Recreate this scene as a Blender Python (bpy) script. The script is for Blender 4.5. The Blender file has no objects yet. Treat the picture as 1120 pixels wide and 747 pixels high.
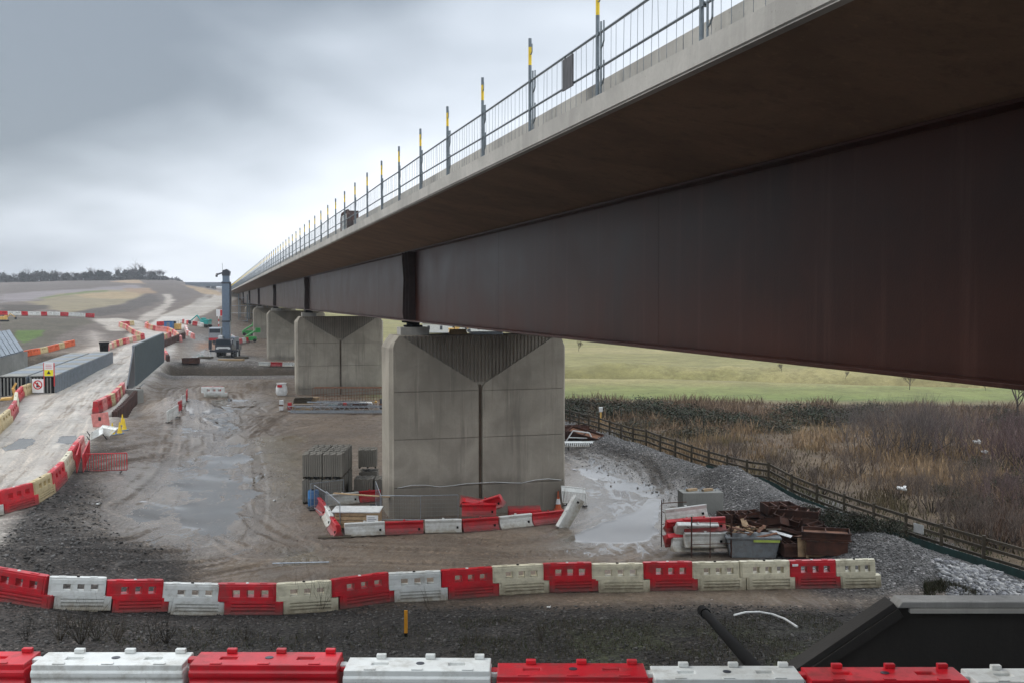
import bpy, bmesh, math, random
import numpy as np
from mathutils import Vector, Matrix, Euler
random.seed(7); RS = np.random.RandomState(7)
PI = math.pi
scene = bpy.context.scene
C = scene.collection

# ------------------------------------------------------------------ camera model
CZ = 10.9; F = 1160.0; PX0, PY0 = 560.0, 373.5; PITCH = math.atan(45.5 / F)
cd = bpy.data.cameras.new('camera'); cam = bpy.data.objects.new('camera', cd); C.objects.link(cam)
cam.location = (0, 0, CZ); cam.rotation_euler = (PI/2 - PITCH, 0, 0)
cd.sensor_width = 36; cd.lens = 36 * F / 1120; cd.clip_end = 12000; cd.clip_start = 0.3
scene.camera = cam
def ray(px, py):
    x = (px-PX0)/F; y = -(py-PY0)/F
    d = Vector((x, math.cos(PITCH)+y*math.sin(PITCH), -math.sin(PITCH)+y*math.cos(PITCH)))
    return d / d.y
def GZ(px, py, z):                       # the point of the horizontal plane z seen at a pixel
    d = ray(px, py); t = (z-CZ)/d.z
    return Vector((d.x*t, t, z))
def GY(px, py, Y):
    d = ray(px, py); return Vector((d.x*Y, Y, CZ+d.z*Y))

# ------------------------------------------------------------------ terrain height
def sst(a, b, x):
    t = np.clip((x-a)/(b-a), 0, 1); return t*t*(3-2*t)
def seg_dist(x, y, pts):
    """distance to a polyline, its interpolated third value, and the signed side"""
    best = np.full(np.shape(x), 1e9); val = np.zeros(np.shape(x)); along = np.zeros(np.shape(x)); s0 = 0.0
    for a, b in zip(pts[:-1], pts[1:]):
        dx, dy = b[0]-a[0], b[1]-a[1]; L2 = dx*dx+dy*dy
        t = np.clip(((x-a[0])*dx+(y-a[1])*dy)/L2, 0, 1)
        d = np.hypot(x-a[0]-t*dx, y-a[1]-t*dy)
        m = d < best
        best = np.where(m, d, best); val = np.where(m, a[2]+t*(b[2]-a[2]), val)
        along = np.where(m, s0+t*math.sqrt(L2), along); s0 += math.sqrt(L2)
    return best, val, along
TC = np.array([-900, 0, 100, 190, 240, 330, 600, 1120, 2200], float)
TA = np.arctan((TC-PX0)/F)
TR = np.array([0.5, 11, 15, 22, 29, 36, 60, 90, 120, 145, 180, 210, 235, 300, 400, 550, 800, 900, 1200, 2500, 4800], float)
TZ = np.array([
 [9.2]*9, [5.25]*9, [5.1]*9, [3.1]*9, [0.75,.75,.75,.75,.75,.6,.4,.35,.4], [0.1,.1,.1,.1,.05,0,0,0,0],
 [0,0,0,0,0,0,0,-.1,-.1], [.6,.5,.5,.5,.4,.3,.1,-.3,-.3], [1.2,1.2,1.1,1.0,1.0,.9,.4,-.3,-.3], [1.4,1.4,1.3,1.2,1.1,1.1,.4,0,0],
 [1.5,1.5,2.2,1.8,1.4,1.3,.4,.2,.2], [4,4,3.6,3.0,1.8,1.5,.5,.3,.3], [7.2,7.2,5.6,5.0,3.2,2.0,.6,.4,.4],
 [8.2,8.2,8.2,7.3,6.6,3.2,.8,.6,.6], [9.8,9.8,10.4,10.3,11.0,7,1.2,1,1], [13.5,13.5,14.5,16,14.5,9,2,2,2],
 [22,22,24,25,18,12,4,4,4], [26.5,26.5,27.5,27,20,14,5,5,5], [25,25,25,25,18,14,6,6,6],
 [20,20,20,30,40,40,12,12,12], [20]*9], float)
def lattice(seed):
    r = np.random.RandomState(seed); g = r.rand(256, 256)
    def f(x, y):
        xi = np.floor(x).astype(int); yi = np.floor(y).astype(int); fx = x-xi; fy = y-yi
        fx = fx*fx*(3-2*fx); fy = fy*fy*(3-2*fy)
        a = g[xi & 255, yi & 255]; b = g[(xi+1) & 255, yi & 255]; c = g[xi & 255, (yi+1) & 255]; d = g[(xi+1) & 255, (yi+1) & 255]
        return (a*(1-fx)+b*fx)*(1-fy)+(c*(1-fx)+d*fx)*fy - .5
    return f
N1, N2, N3 = lattice(1), lattice(2), lattice(3)
def fbm(x, y, s, oc=4, f=N1):
    v = 0; a = 1; t = 0
    for k in range(oc):
        v = v + a*f(x/s*2**k+17.3*k, y/s*2**k+9.1*k); t += a; a *= .5
    return v/t*2
ROAD = [(-14.5,0,1.3),(-22.5,30,1.35),(-27.2,48.5,1.4),(-31.9,67.3,1.5),(-42.3,105,1.7),(-54.8,155,1.9),(-62,180,2.3),(-73,215,4.0),(-80,250,5.6),(-86,275,6.7)]
ROAD2 = [(-86,275,6.7),(-90,300,7.8),(-97,340,9.6),(-108,400,11.5),(-118,440,13.0),(-150,560,13.5)]
BUND = [(2,92,.6),(4.5,84,1.05),(8,74,1.15),(10.9,63.5,1.2),(14.0,50.5,1.45),(15.6,43.5,1.3),(16.4,39.5,.5)]
FENCE = [(3.2,97),(5.0,90),(9.0,76),(13.0,63),(17.0,50.4),(18.5,45.6),(19.7,42.6),(21.2,38.5),(22.6,34.5)]
DITCH = [(-75,172,0),(-56,141,0),(-44,145,0),(-30,146,0),(-18,147,0),(0,150,0),(22,150,0),(60,140,0)]
def H(x, y):
    x = np.asarray(x, float); y = np.asarray(y, float)
    r = np.hypot(x, y); yy = np.maximum(r, .5); a = np.clip(np.arctan2(x, np.maximum(y, -1e9)), TA[0], TA[-1])
    # rows are indexed by depth in front of the origin
    dep = np.where(y > 0, np.maximum(y, .5), .5)
    lt = np.log(TR); k = np.clip(np.searchsorted(TR, dep)-1, 0, len(TR)-2); t = np.clip((np.log(dep)-lt[k])/(lt[k+1]-lt[k]), 0, 1)
    j = np.clip(np.searchsorted(TA, a)-1, 0, len(TA)-2); s = (a-TA[j])/(TA[j+1]-TA[j])
    z = (TZ[k, j]*(1-s)+TZ[k, j+1]*s)*(1-t)+(TZ[k+1, j]*(1-s)+TZ[k+1, j+1]*s)*t
    far = sst(120, 400, dep)
    z = z + far*1.2*fbm(x, y, 60, 4)*sst(1500, 900, dep) + .10*fbm(x, y, 9, 3, N2)*sst(20, 34, dep)
    # ditch of the stream
    d, v, _ = seg_dist(x, y, DITCH); z = z - 2.6*(1-sst(2.0, 8.0, d+1.2*fbm(x, y, 7, 3, N3)))
    z = z + np.where(y > 147, .75, .15)*np.exp(-((d-11.0)/2.6)**2)*sst(-60, -35, x)*(1+fbm(x, y, 5, 3))     # spoil banks beside it
    # gravel bund before the fence
    d, v, _ = seg_dist(x, y, BUND); d2 = d+.25*fbm(x, y, 2.6, 3)
    z = z + (v*.86)*np.exp(-(d2/2.1)**2)*(1+.13*fbm(x, y, 1.8, 4, N2))
    # spoil heap beside the sheet piles
    for cx, cy, h, w in ((-27,88,.9,2.6),(-31,99,1.1,3.2),(-24.5,93,.6,2.4),(-29,118,1.0,5),(12.6,58.5,.5,2.4)):
        z = z + h*np.exp(-((x-cx)**2+(y-cy)**2)/w**2)*(1+.5*fbm(x, y, 1.6, 4))
    # haul road benches
    for R, w in ((ROAD, 4.5), (ROAD2, 5.5)):
        d, v, _ = seg_dist(x, y, R)
        side = 9.0 if R is ROAD else 14.0
        if R is ROAD:      # the bank is cut off sharply where sheet piles hold the road
            cx = np.interp(y, [p[1] for p in ROAD], [p[0] for p in ROAD]); side = np.where((x > cx) & (y > 84.5) & (y < 109), .5, side); side = np.where((x > cx) & (y > 109) & (y < 153), 2.5, side)
        cut = np.where((side < 3), .45, 0.0); m = 1-sst(w-cut, w-cut+side, d+np.where(side < 3, .0, .8)*fbm(x, y, 6, 3))
        z = z*(1-m)+v*m
    # microrelief of the churned ground
    near = sst(26, 36, dep)*sst(130, 60, dep)
    z = z + near*.05*fbm(x, y, 1.1, 4, N3)
    z = z + sst(8, 16, dep)*sst(40, 30, dep)*.12*fbm(x, y, 1.5, 4)
    return z
def hz(x, y): return float(H(np.array([x]), np.array([y]))[0])
_S = np.exp(np.linspace(math.log(17), math.log(1600), 1500))
def hit(px, py):
    d = ray(px, py); z = CZ+d.z*_S; h = H(d.x*_S, _S); w = np.nonzero(h >= z)[0]
    i = w[0] if len(w) else len(_S)-1
    if i == 0: t = _S[0]
    else:
        a = (z-h)[i-1]; b = (z-h)[i]; t = _S[i-1]+(_S[i]-_S[i-1])*a/(a-b+1e-9)
    return Vector((d.x*t, t, hz(d.x*t, t)))

# ------------------------------------------------------------------ materials
def srgb(r, g, b): return tuple(((c/255)/12.92 if c/255 <= .04045 else ((c/255+.055)/1.055)**2.4) for c in (r, g, b))
def newmat(name):
    m = bpy.data.materials.new(name); m.use_nodes = True; nt = m.node_tree; nt.nodes.clear()
    o = nt.nodes.new('ShaderNodeOutputMaterial'); b = nt.nodes.new('ShaderNodeBsdfPrincipled'); nt.links.new(b.outputs[0], o.inputs[0])
    return m, nt, b
def N(nt, t, **k):
    n = nt.nodes.new(t)
    for a, v in k.items():
        if a.startswith('i_'):
            key = a[2:]; key = int(key) if key.isdigit() else key
            n.inputs[key].default_value = v
        else: setattr(n, a, v)
    return n
def L(nt, a, b): nt.links.new(a, b)
def math_n(nt, op, a, b=None, c=None, clamp=False):
    n = N(nt, 'ShaderNodeMath', operation=op, use_clamp=clamp)
    for i, v in enumerate((a, b, c)):
        if v is None: continue
        if isinstance(v, (int, float)): n.inputs[i].default_value = v
        else: L(nt, v, n.inputs[i])
    return n.outputs[0]
def mixc(nt, fac, a, b, mode='MIX'):
    n = N(nt, 'ShaderNodeMix', data_type='RGBA', blend_type=mode)
    for i, v in ((0, fac), (6, a), (7, b)):
        if isinstance(v, (int, float)): n.inputs[i].default_value = v
        elif isinstance(v, tuple): n.inputs[i].default_value = (*v[:3], 1)
        else: L(nt, v, n.inputs[i])
    return n.outputs[2]
def noise(nt, vec, scale, detail=4, rough=.55, dist=0):
    n = N(nt, 'ShaderNodeTexNoise', i_Scale=scale, i_Detail=detail, i_Roughness=rough, i_Distortion=dist)
    if vec is not None: L(nt, vec, n.inputs['Vector'])
    return n.outputs[0]
def ramp(nt, f, lo, hi):
    n = N(nt, 'ShaderNodeMapRange', interpolation_type='SMOOTHSTEP'); L(nt, f, n.inputs[0]); n.inputs[1].default_value = lo; n.inputs[2].default_value = hi
    return n.outputs[0]
def sc(nt, vec, s):
    n = N(nt, 'ShaderNodeMapping'); n.inputs['Scale'].default_value = s; L(nt, vec, n.inputs[0]); return n.outputs[0]
def surf(name, col, rough=.6, metal=0, var=.25, scale=3, dirt=None, dirt_amt=0, stretch=(1,1,1), bump=.0, bscale=30, dirt_h=None, spec=.5, rand=0):
    """a worn surface: noise-varied colour, patches of dirt (optionally rising from the foot) and fine bump"""
    m, nt, b = newmat(name); tc = N(nt, 'ShaderNodeTexCoord'); ob = tc.outputs['Object']; geo = N(nt, 'ShaderNodeNewGeometry')
    pos = geo.outputs['Position']
    v = noise(nt, sc(nt, pos, stretch), scale, 6, .6)
    c = mixc(nt, ramp(nt, v, .3, .7), tuple(x*(1-var) for x in col), tuple(min(1, x*(1+var*.6)) for x in col))
    if rand:
        oi = N(nt, 'ShaderNodeObjectInfo'); k = math_n(nt, 'MULTIPLY_ADD', oi.outputs['Random'], 2*rand, 1-rand)
        h = N(nt, 'ShaderNodeHueSaturation'); L(nt, k, h.inputs['Value']); L(nt, c, h.inputs['Color']); c = h.outputs[0]
    rr = rough
    if dirt:
        f = ramp(nt, noise(nt, pos, scale*1.7, 8, .7), .45, .72)
        if dirt_h:
            sep = N(nt, 'ShaderNodeSeparateXYZ'); L(nt, ob, sep.inputs[0])
            hgt = math_n(nt, 'ADD', sep.outputs[2], math_n(nt, 'MULTIPLY', math_n(nt, 'SUBTRACT', noise(nt, pos, 4, 6, .7), .5), dirt_h*1.6))
            low = N(nt, 'ShaderNodeMapRange'); L(nt, hgt, low.inputs[0]); low.inputs[1].default_value = dirt_h; low.inputs[2].default_value = 0
            f = math_n(nt, 'MAXIMUM', low.outputs[0], math_n(nt, 'MULTIPLY', f, .6)); f = math_n(nt, 'MAXIMUM', f, math_n(nt, 'MULTIPLY', ramp(nt, noise(nt, pos, 22, 5, .7), .6, .72), .6))
        f = math_n(nt, 'MULTIPLY', f, dirt_amt)
        c = mixc(nt, f, c, dirt)
        rr = math_n(nt, 'MULTIPLY_ADD', f, .3, rough)
    L(nt, c, b.inputs['Base Color'])
    if isinstance(rr, float) or isinstance(rr, int): b.inputs['Roughness'].default_value = rr
    else: L(nt, rr, b.inputs['Roughness'])
    b.inputs['Metallic'].default_value = metal; b.inputs['Specular IOR Level'].default_value = spec
    if bump:
        bp = N(nt, 'ShaderNodeBump', i_Strength=bump, i_Distance=.02); L(nt, noise(nt, pos, bscale, 5, .6), bp.inputs['Height']); L(nt, bp.outputs[0], b.inputs['Normal'])
    return m
M = {}
MUD = (.10,.082,.065)
M['red'] = surf('red_plastic', (.50,.006,.016), .38, var=.22, scale=1.5, dirt=(.07,.05,.04), dirt_amt=.85, dirt_h=.42, bump=.1, bscale=14, rand=.12)
M['white'] = surf('white_plastic', (.62,.635,.61), .4, var=.10, scale=1.5, dirt=(.20,.17,.12), dirt_amt=.92, dirt_h=.44, bump=.1, bscale=14, rand=.06)
M['cream'] = surf('yellowed_white_plastic', (.58,.54,.40), .45, var=.12, scale=1.5, dirt=(.17,.14,.09), dirt_amt=.95, dirt_h=.5, bump=.1, bscale=14, rand=.08)
M['ochre'] = surf('aged_cream_plastic', (.52,.42,.22), .5, var=.15, scale=1.5, dirt=(.2,.15,.09), dirt_amt=.7, dirt_h=.3, rand=.08)
M['orange'] = surf('orange_plastic', (.62,.11,.03), .45, var=.15, scale=2, dirt=MUD, dirt_amt=.4, rand=.1)
M['galv'] = surf('galvanised_steel', (.33,.36,.39), .42, .75, var=.2, scale=8)
M['galv_rail'] = surf('galvanised_rail', (.17,.20,.22), .5, .5, var=.2, scale=8)
M['yellow'] = surf('yellow_paint', (.75,.52,.02), .45, var=.1, scale=4)
M['rust'] = surf('rusty_steel', (.060,.023,.014), .8, .2, var=.55, scale=2.2, dirt=(.13,.05,.025), dirt_amt=.7, bump=.3, bscale=25, rand=.4)
M['rust_l'] = surf('light_rust', (.19,.085,.045), .85, .1, var=.5, scale=3, dirt=(.07,.03,.02), dirt_amt=.7, bump=.3)
M['black'] = surf('black_plastic', (.006,.006,.006), .9, var=.3, spec=.08)
M['screen'] = surf('screen_blue_grey_paint', (.05,.075,.085), .5, .1, var=.2, scale=1.5, dirt=(.12,.11,.10), dirt_amt=.3)
M['rubber'] = surf('rubber', (.02,.02,.02), .8, var=.3)
M['dark'] = surf('dark_paint', (.03,.034,.045), .35, var=.2)
M['timber'] = surf('sawn_timber', (.36,.25,.14), .8, var=.3, scale=5, stretch=(1,1,6), dirt=(.12,.09,.06), dirt_amt=.5, rand=.2)
M['timber_old'] = surf('weathered_timber', (.058,.044,.028), .85, var=.35, scale=5, stretch=(1,1,5), dirt=(.06,.06,.03), dirt_amt=.6, rand=.15)
M['ply'] = surf('plywood', (.33,.22,.12), .8, var=.3, scale=2, dirt=(.13,.08,.05), dirt_amt=.6)
M['teal'] = surf('teal_paint', (.02,.30,.27), .4, var=.15)
M['green'] = surf('green_paint', (.03,.30,.06), .4, var=.15)
M['blue'] = surf('blue_paint', (.02,.13,.32), .45, var=.15)
M['mustard'] = surf('mustard_paint', (.62,.38,.10), .5, var=.15)
M['grey_blue'] = surf('blue_grey_paint', (.155,.185,.215), .45, .2, var=.15, scale=2, dirt=(.12,.11,.10), dirt_amt=.4)
M['boom'] = surf('boom_grey_paint', (.13,.175,.23), .4, .1, var=.1)
M['offwhite'] = surf('offwhite_paint', (.62,.63,.62), .5, var=.1, scale=3, dirt=(.3,.28,.24), dirt_amt=.4)
M['glass'] = surf('dark_glass', (.03,.04,.05), .08, var=.1)
M['signwhite'] = surf('sign_white', (.75,.75,.75), .5, var=.04)
M['signred'] = surf('sign_red', (.55,.02,.02), .5, var=.04)
M['signyellow'] = surf('sign_yellow', (.80,.70,.02), .5, var=.04)
M['signblack'] = surf('sign_black', (.02,.02,.02), .6, var=.04)
M['lead'] = surf('grey_plastic_tub', (.16,.18,.19), .5, var=.2, scale=3, dirt=MUD, dirt_amt=.6)
M['lime'] = surf('lime_strap', (.40,.50,.10), .5, var=.15)
M['pink'] = surf('faded_red_plastic', (.62,.22,.20), .5, var=.2, scale=3, dirt=MUD, dirt_amt=.3)

def concrete(name, col, streak=.35, wetfoot=0.0, rough=.85):
    m, nt, b = newmat(name); geo = N(nt, 'ShaderNodeNewGeometry'); pos = geo.outputs['Position']
    big = noise(nt, pos, .45, 5, .6, .5); fine = noise(nt, pos, 14, 6, .65)
    st = noise(nt, sc(nt, pos, (2.6, 2.6, .16)), 1.0, 8, .7)
    st2 = noise(nt, sc(nt, pos, (6, 6, .3)), 1.0, 5, .6)
    c = mixc(nt, ramp(nt, big, .3, .72), tuple(x*.74 for x in col), tuple(x*1.14 for x in col))
    c = mixc(nt, math_n(nt, 'MULTIPLY', ramp(nt, st, .5, .68), streak), c, tuple(x*.45 for x in col))
    c = mixc(nt, math_n(nt, 'MULTIPLY', ramp(nt, st2, .56, .75), streak*.8), c, tuple(min(1, x*1.55) for x in col))
    c = mixc(nt, math_n(nt, 'MULTIPLY', ramp(nt, fine, .35, .7), .25), c, tuple(x*.7 for x in col))
    pores = N(nt, 'ShaderNodeTexVoronoi', i_Scale=9.0); L(nt, pos, pores.inputs['Vector'])
    c = mixc(nt, math_n(nt, 'MULTIPLY', math_n(nt, 'LESS_THAN', pores.outputs['Distance'], .09), .45), c, tuple(x*.35 for x in col))
    if wetfoot:
        sep = N(nt, 'ShaderNodeSeparateXYZ'); L(nt, pos, sep.inputs[0])
        f = N(nt, 'ShaderNodeMapRange', interpolation_type='SMOOTHSTEP')
        L(nt, math_n(nt, 'ADD', sep.outputs[2], math_n(nt, 'MULTIPLY', big, 1.2)), f.inputs[0]); f.inputs[1].default_value = wetfoot+1.3; f.inputs[2].default_value = wetfoot+.4
        c = mixc(nt, math_n(nt, 'MULTIPLY', f.outputs[0], .5), c, (.075,.062,.048))
    L(nt, c, b.inputs['Base Color']); b.inputs['Roughness'].default_value = rough
    bp = N(nt, 'ShaderNodeBump', i_Strength=.25, i_Distance=.02); L(nt, fine, bp.inputs['Height']); L(nt, bp.outputs[0], b.inputs['Normal'])
    return m
M['pier'] = concrete('pier_concrete', (.335,.305,.25), .55, 1.4)
M['pier_dark'] = concrete('ribbed_concrete', (.20,.18,.15), .4)
M['deck'] = concrete('deck_concrete', (.42,.405,.37), .22)
M['soffit'] = concrete('soffit_concrete', (.215,.14,.088), .45)  # underside shade and warm bounce from the ground are put into this colour
M['block'] = concrete('block_concrete', (.23,.23,.21), .4)
M['packs'] = concrete('precast_units', (.20,.185,.155), .45)
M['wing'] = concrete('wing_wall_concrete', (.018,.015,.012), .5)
M['coping'] = concrete('coping_concrete', (.27,.265,.25), .5)
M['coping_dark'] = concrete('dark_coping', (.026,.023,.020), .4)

def steel_web():
    m, nt, b = newmat('weathering_steel'); geo = N(nt, 'ShaderNodeNewGeometry'); pos = geo.outputs['Position']
    big = noise(nt, pos, .35, 5, .6, .4); st = noise(nt, sc(nt, pos, (2.2, 2.2, .1)), 1, 6, .65); fine = noise(nt, pos, 30, 4, .6)
    c = mixc(nt, ramp(nt, big, .3, .7), (.026,.0078,.0045), (.050,.0155,.009))
    c = mixc(nt, math_n(nt, 'MULTIPLY', ramp(nt, st, .52, .72), .55), c, (.075,.034,.026))
    c = mixc(nt, math_n(nt, 'MULTIPLY', ramp(nt, fine, .5, .7), .3), c, (.03,.013,.011))
    L(nt, c, b.inputs['Base Color']); b.inputs['Metallic'].default_value = 0; b.inputs['Specular IOR Level'].default_value = .17
    L(nt, math_n(nt, 'MULTIPLY_ADD', big, .18, .26), b.inputs['Roughness'])
    bp = N(nt, 'ShaderNodeBump', i_Strength=.12, i_Distance=.02); L(nt, fine, bp.inputs['Height']); L(nt, bp.outputs[0], b.inputs['Normal'])
    return m
M['web'] = steel_web()
M['web_dark'] = surf('steel_stiffener', (.035,.017,.014), .6, .1, var=.3)
M['sheetpile'] = surf('rusty_sheet_pile', (.06,.026,.02), .8, .1, var=.5, scale=1.5, dirt=(.10,.05,.035), dirt_amt=.6)

# ------------------------------------------------------------------ mesh tools
class MB:
    def __init__(s): s.v = []; s.f = []; s.m = []
    def add(s, vs, fs, mi=0, T=None):
        o = len(s.v)
        for p in vs: s.v.append(tuple(T @ Vector(p)) if T is not None else tuple(p))
        for f in fs: s.f.append([i+o for i in f]); s.m.append(mi)
        return s
    def box(s, c, d, mi=0, rz=0, T=None, rx=0, ry=0):
        x, y, z = d[0]/2, d[1]/2, d[2]/2
        vs = [(-x,-y,-z),(x,-y,-z),(x,y,-z),(-x,y,-z),(-x,-y,z),(x,-y,z),(x,y,z),(-x,y,z)]
        R = Matrix.Translation(c) @ Euler((rx, ry, rz)).to_matrix().to_4x4()
        if T is not None: R = T @ R
        return s.add(vs, [(3,2,1,0),(4,5,6,7),(0,1,5,4),(1,2,6,5),(2,3,7,6),(3,0,4,7)], mi, R)
    def b2(s, a, b, mi=0, T=None):   # by corners
        return s.box(((a[0]+b[0])/2,(a[1]+b[1])/2,(a[2]+b[2])/2), (abs(b[0]-a[0]),abs(b[1]-a[1]),abs(b[2]-a[2])), mi, T=T)
    def tube(s, p, q, r, mi=0, n=8, r2=None, cap=True):
        p = Vector(p); q = Vector(q); d = (q-p)
        if d.length < 1e-6: return s
        R = d.to_track_quat('Z', 'Y').to_matrix(); r2 = r if r2 is None else r2; o = len(s.v)
        for c, rr in ((p, r), (q, r2)):
            for k in range(n):
                a = 2*PI*k/n; s.v.append(tuple(c + R @ Vector((rr*math.cos(a), rr*math.sin(a), 0))))
        for k in range(n):
            j = (k+1) % n; s.f.append([o+k, o+j, o+n+j, o+n+k]); s.m.append(mi)
        if cap: s.f.append([o+k for k in range(n)][::-1]); s.f.append([o+n+k for k in range(n)]); s.m += [mi, mi]
        return s
    def path(s, pts, r, mi=0, n=8):
        for a, b in zip(pts[:-1], pts[1:]): s.tube(a, b, r, mi, n)
        return s
    def prism(s, poly, h0, h1, axis='y', mi=0, T=None):
        """poly (a,b) extruded: axis y -> (a, h, b); z -> (a, b, h); x -> (h, a, b)"""
        n = len(poly)
        def P(a, b, h): return {'y': (a, h, b), 'z': (a, b, h), 'x': (h, a, b)}[axis]
        vs = [P(a, b, h0) for a, b in poly]+[P(a, b, h1) for a, b in poly]
        fs = [list(range(n)), list(range(2*n-1, n-1, -1))]+[[i, i+n, (i+1) % n+n, (i+1) % n] for i in range(n)]
        return s.add(vs, fs, mi, T)
    def lathe(s, prof, c=(0,0,0), n=16, mi=0):
        o = len(s.v)
        for r, z in prof:
            for k in range(n):
                a = 2*PI*k/n; s.v.append((c[0]+r*math.cos(a), c[1]+r*math.sin(a), c[2]+z))
        for i in range(len(prof)-1):
            for k in range(n):
                j = (k+1) % n; s.f.append([o+i*n+k, o+i*n+j, o+(i+1)*n+j, o+(i+1)*n+k]); s.m.append(mi)
        s.f.append([o+k for k in range(n)][::-1]); s.f.append([o+(len(prof)-1)*n+k for k in range(n)]); s.m += [mi, mi]
        return s
    def relief(s, xs, zs, th, mi=0, T=None, yo=lambda z: 0.0):
        """slab in the xz plane; th[i][j] is the half thickness of each cell (0 = hole); yo narrows it with height"""
        def t(i, j):
            if i < 0 or j < 0 or i >= len(xs)-1 or j >= len(zs)-1: return 0.0
            return th[i][j]
        def q(pts): s.add(pts, [(0,1,2,3)], mi, T)
        for i in range(len(xs)-1):
            for j in range(len(zs)-1):
                a = t(i, j)
                x0, x1, z0, z1 = xs[i], xs[i+1], zs[j], zs[j+1]; o0, o1 = yo(z0), yo(z1)
                if a > 0:
                    q([(x0,-a+o0,z0),(x1,-a+o0,z0),(x1,-a+o1,z1),(x0,-a+o1,z1)])
                    q([(x0,a-o0,z0),(x0,a-o1,z1),(x1,a-o1,z1),(x1,a-o0,z0)])
                for b, e in ((t(i+1, j), 'x'), (t(i, j+1), 'z')):
                    if abs(a-b) < 1e-9: continue
                    for sg in (-1, 1):
                        if e == 'x': P = [(x1,sg*(a-o0) if a else 0,z0),(x1,sg*(b-o0) if b else 0,z0),(x1,sg*(b-o1) if b else 0,z1),(x1,sg*(a-o1) if a else 0,z1)]
                        else: P = [(x0,sg*(a-o1) if a else 0,z1),(x1,sg*(a-o1) if a else 0,z1),(x1,sg*(b-o1) if b else 0,z1),(x0,sg*(b-o1) if b else 0,z1)]
                        q(P)
                if i == 0 and a > 0:
                    q([(x0,-a+o0,z0),(x0,-a+o1,z1),(x0,a-o1,z1),(x0,a-o0,z0)])
                if j == 0 and a > 0:
                    q([(x0,-a+o0,z0),(x0,a-o0,z0),(x1,a-o0,z0),(x1,-a+o0,z0)])
        return s
    def build(s, name, mats, parent=None, smooth=False, bevel=0, weld=True):
        me = bpy.data.meshes.new(name); me.from_pydata(s.v, [], s.f)
        if not isinstance(mats, (list, tuple)): mats = [mats]
        for m in mats: me.materials.append(M[m] if isinstance(m, str) else m)
        me.polygons.foreach_set('material_index', s.m)
        bm = bmesh.new(); bm.from_mesh(me)
        if weld: bmesh.ops.remove_doubles(bm, verts=bm.verts, dist=.0005)
        bmesh.ops.recalc_face_normals(bm, faces=bm.faces)
        if smooth:
            for f in bm.faces: f.smooth = True
            for e in bm.edges:
                if len(e.link_faces) == 2 and e.calc_face_angle(0) > .7: e.smooth = False
        bm.to_mesh(me); bm.free()
        o = bpy.data.objects.new(name, me); C.objects.link(o)
        if parent: o.parent = parent
        if bevel:
            md = o.modifiers.new('bevel', 'BEVEL'); md.width = bevel; md.segments = 2; md.limit_method = 'ANGLE'; md.angle_limit = .6
            md.harden_normals = False
        return o
def mesh_np(name, V, Fa, mats, parent=None, col=None, smooth=False, mi=None):
    me = bpy.data.meshes.new(name); nv = len(V); nf, k = Fa.shape
    me.vertices.add(nv); me.vertices.foreach_set('co', np.asarray(V, np.float32).ravel())
    me.loops.add(nf*k); me.loops.foreach_set('vertex_index', Fa.astype(np.int32).ravel())
    me.polygons.add(nf); me.polygons.foreach_set('loop_start', np.arange(0, nf*k, k, dtype=np.int32))
    me.polygons.foreach_set('loop_total', np.full(nf, k, np.int32))
    if smooth: me.polygons.foreach_set('use_smooth', np.ones(nf, bool))
    if mi is not None: me.polygons.foreach_set('material_index', np.asarray(mi, np.int32))
    me.update(calc_edges=True)
    if col is not None:
        a = me.color_attributes.new('tint', 'FLOAT_COLOR', 'POINT'); cc = np.ones((nv, 4), np.float32); cc[:, :3] = col; a.data.foreach_set('color', cc.ravel())
    for m in (mats if isinstance(mats, (list, tuple)) else [mats]): me.materials.append(M[m] if isinstance(m, str) else m)
    o = bpy.data.objects.new(name, me); C.objects.link(o)
    if parent: o.parent = parent
    return o
def tag(o, label=None, cat=None, group=None, kind=None):
    if label: o['label'] = label
    if cat: o['category'] = cat
    if group: o['group'] = group
    if kind: o['kind'] = kind
    return o
def thing(name, label, cat, loc=(0,0,0), rz=0, group=None):
    o = bpy.data.objects.new(name, None); C.objects.link(o); o.location = loc; o.rotation_euler = (0, 0, rz); o.empty_display_size = .2
    return tag(o, label, cat, group)
def kids(o): return list(o.children)
def copy_tree(o, parent=None, ch_map=None):
    c = o.copy(); C.objects.link(c); c.parent = parent
    for k in ch_map[o.name] if ch_map and o.name in ch_map else kids(o): copy_tree(k, c)
    return c
def dup(o, loc, rz=0, label=None, group=None, scale=None, rot=None):
    c = copy_tree(o); c.location = loc; c.rotation_euler = rot if rot is not None else (0, 0, rz)
    if label: c['label'] = label
    if group: c['group'] = group
    if scale: c.scale = scale
    return c
class Proto:
    """the first use places the built object itself, later uses copies"""
    def __init__(s, o): s.o = o; s.used = False
    def put(s, loc, rz=0, label=None, group=None, scale=None, rot=None, mat=None):
        if not s.used:
            s.used = True; o = s.o; o.location = loc; o.rotation_euler = rot if rot is not None else (0, 0, rz)
            if label: o['label'] = label
            if group: o['group'] = group
            if scale: o.scale = scale
            return o
        return dup(s.o, loc, rz, label, group, scale or (1,1,1), rot)
ORD = 'first second third fourth fifth sixth seventh eighth ninth tenth eleventh twelfth thirteenth fourteenth fifteenth sixteenth seventeenth eighteenth nineteenth twentieth'.split()
def od(i):
    if i < 20: return ORD[i]
    t = 'twenty thirty forty fifty sixty seventy eighty ninety'.split(); k = i+1
    tens = t[k//10-2]
    return (tens[:-1]+'ieth') if k % 10 == 0 else tens+'-'+ORD[k % 10-1]

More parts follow.
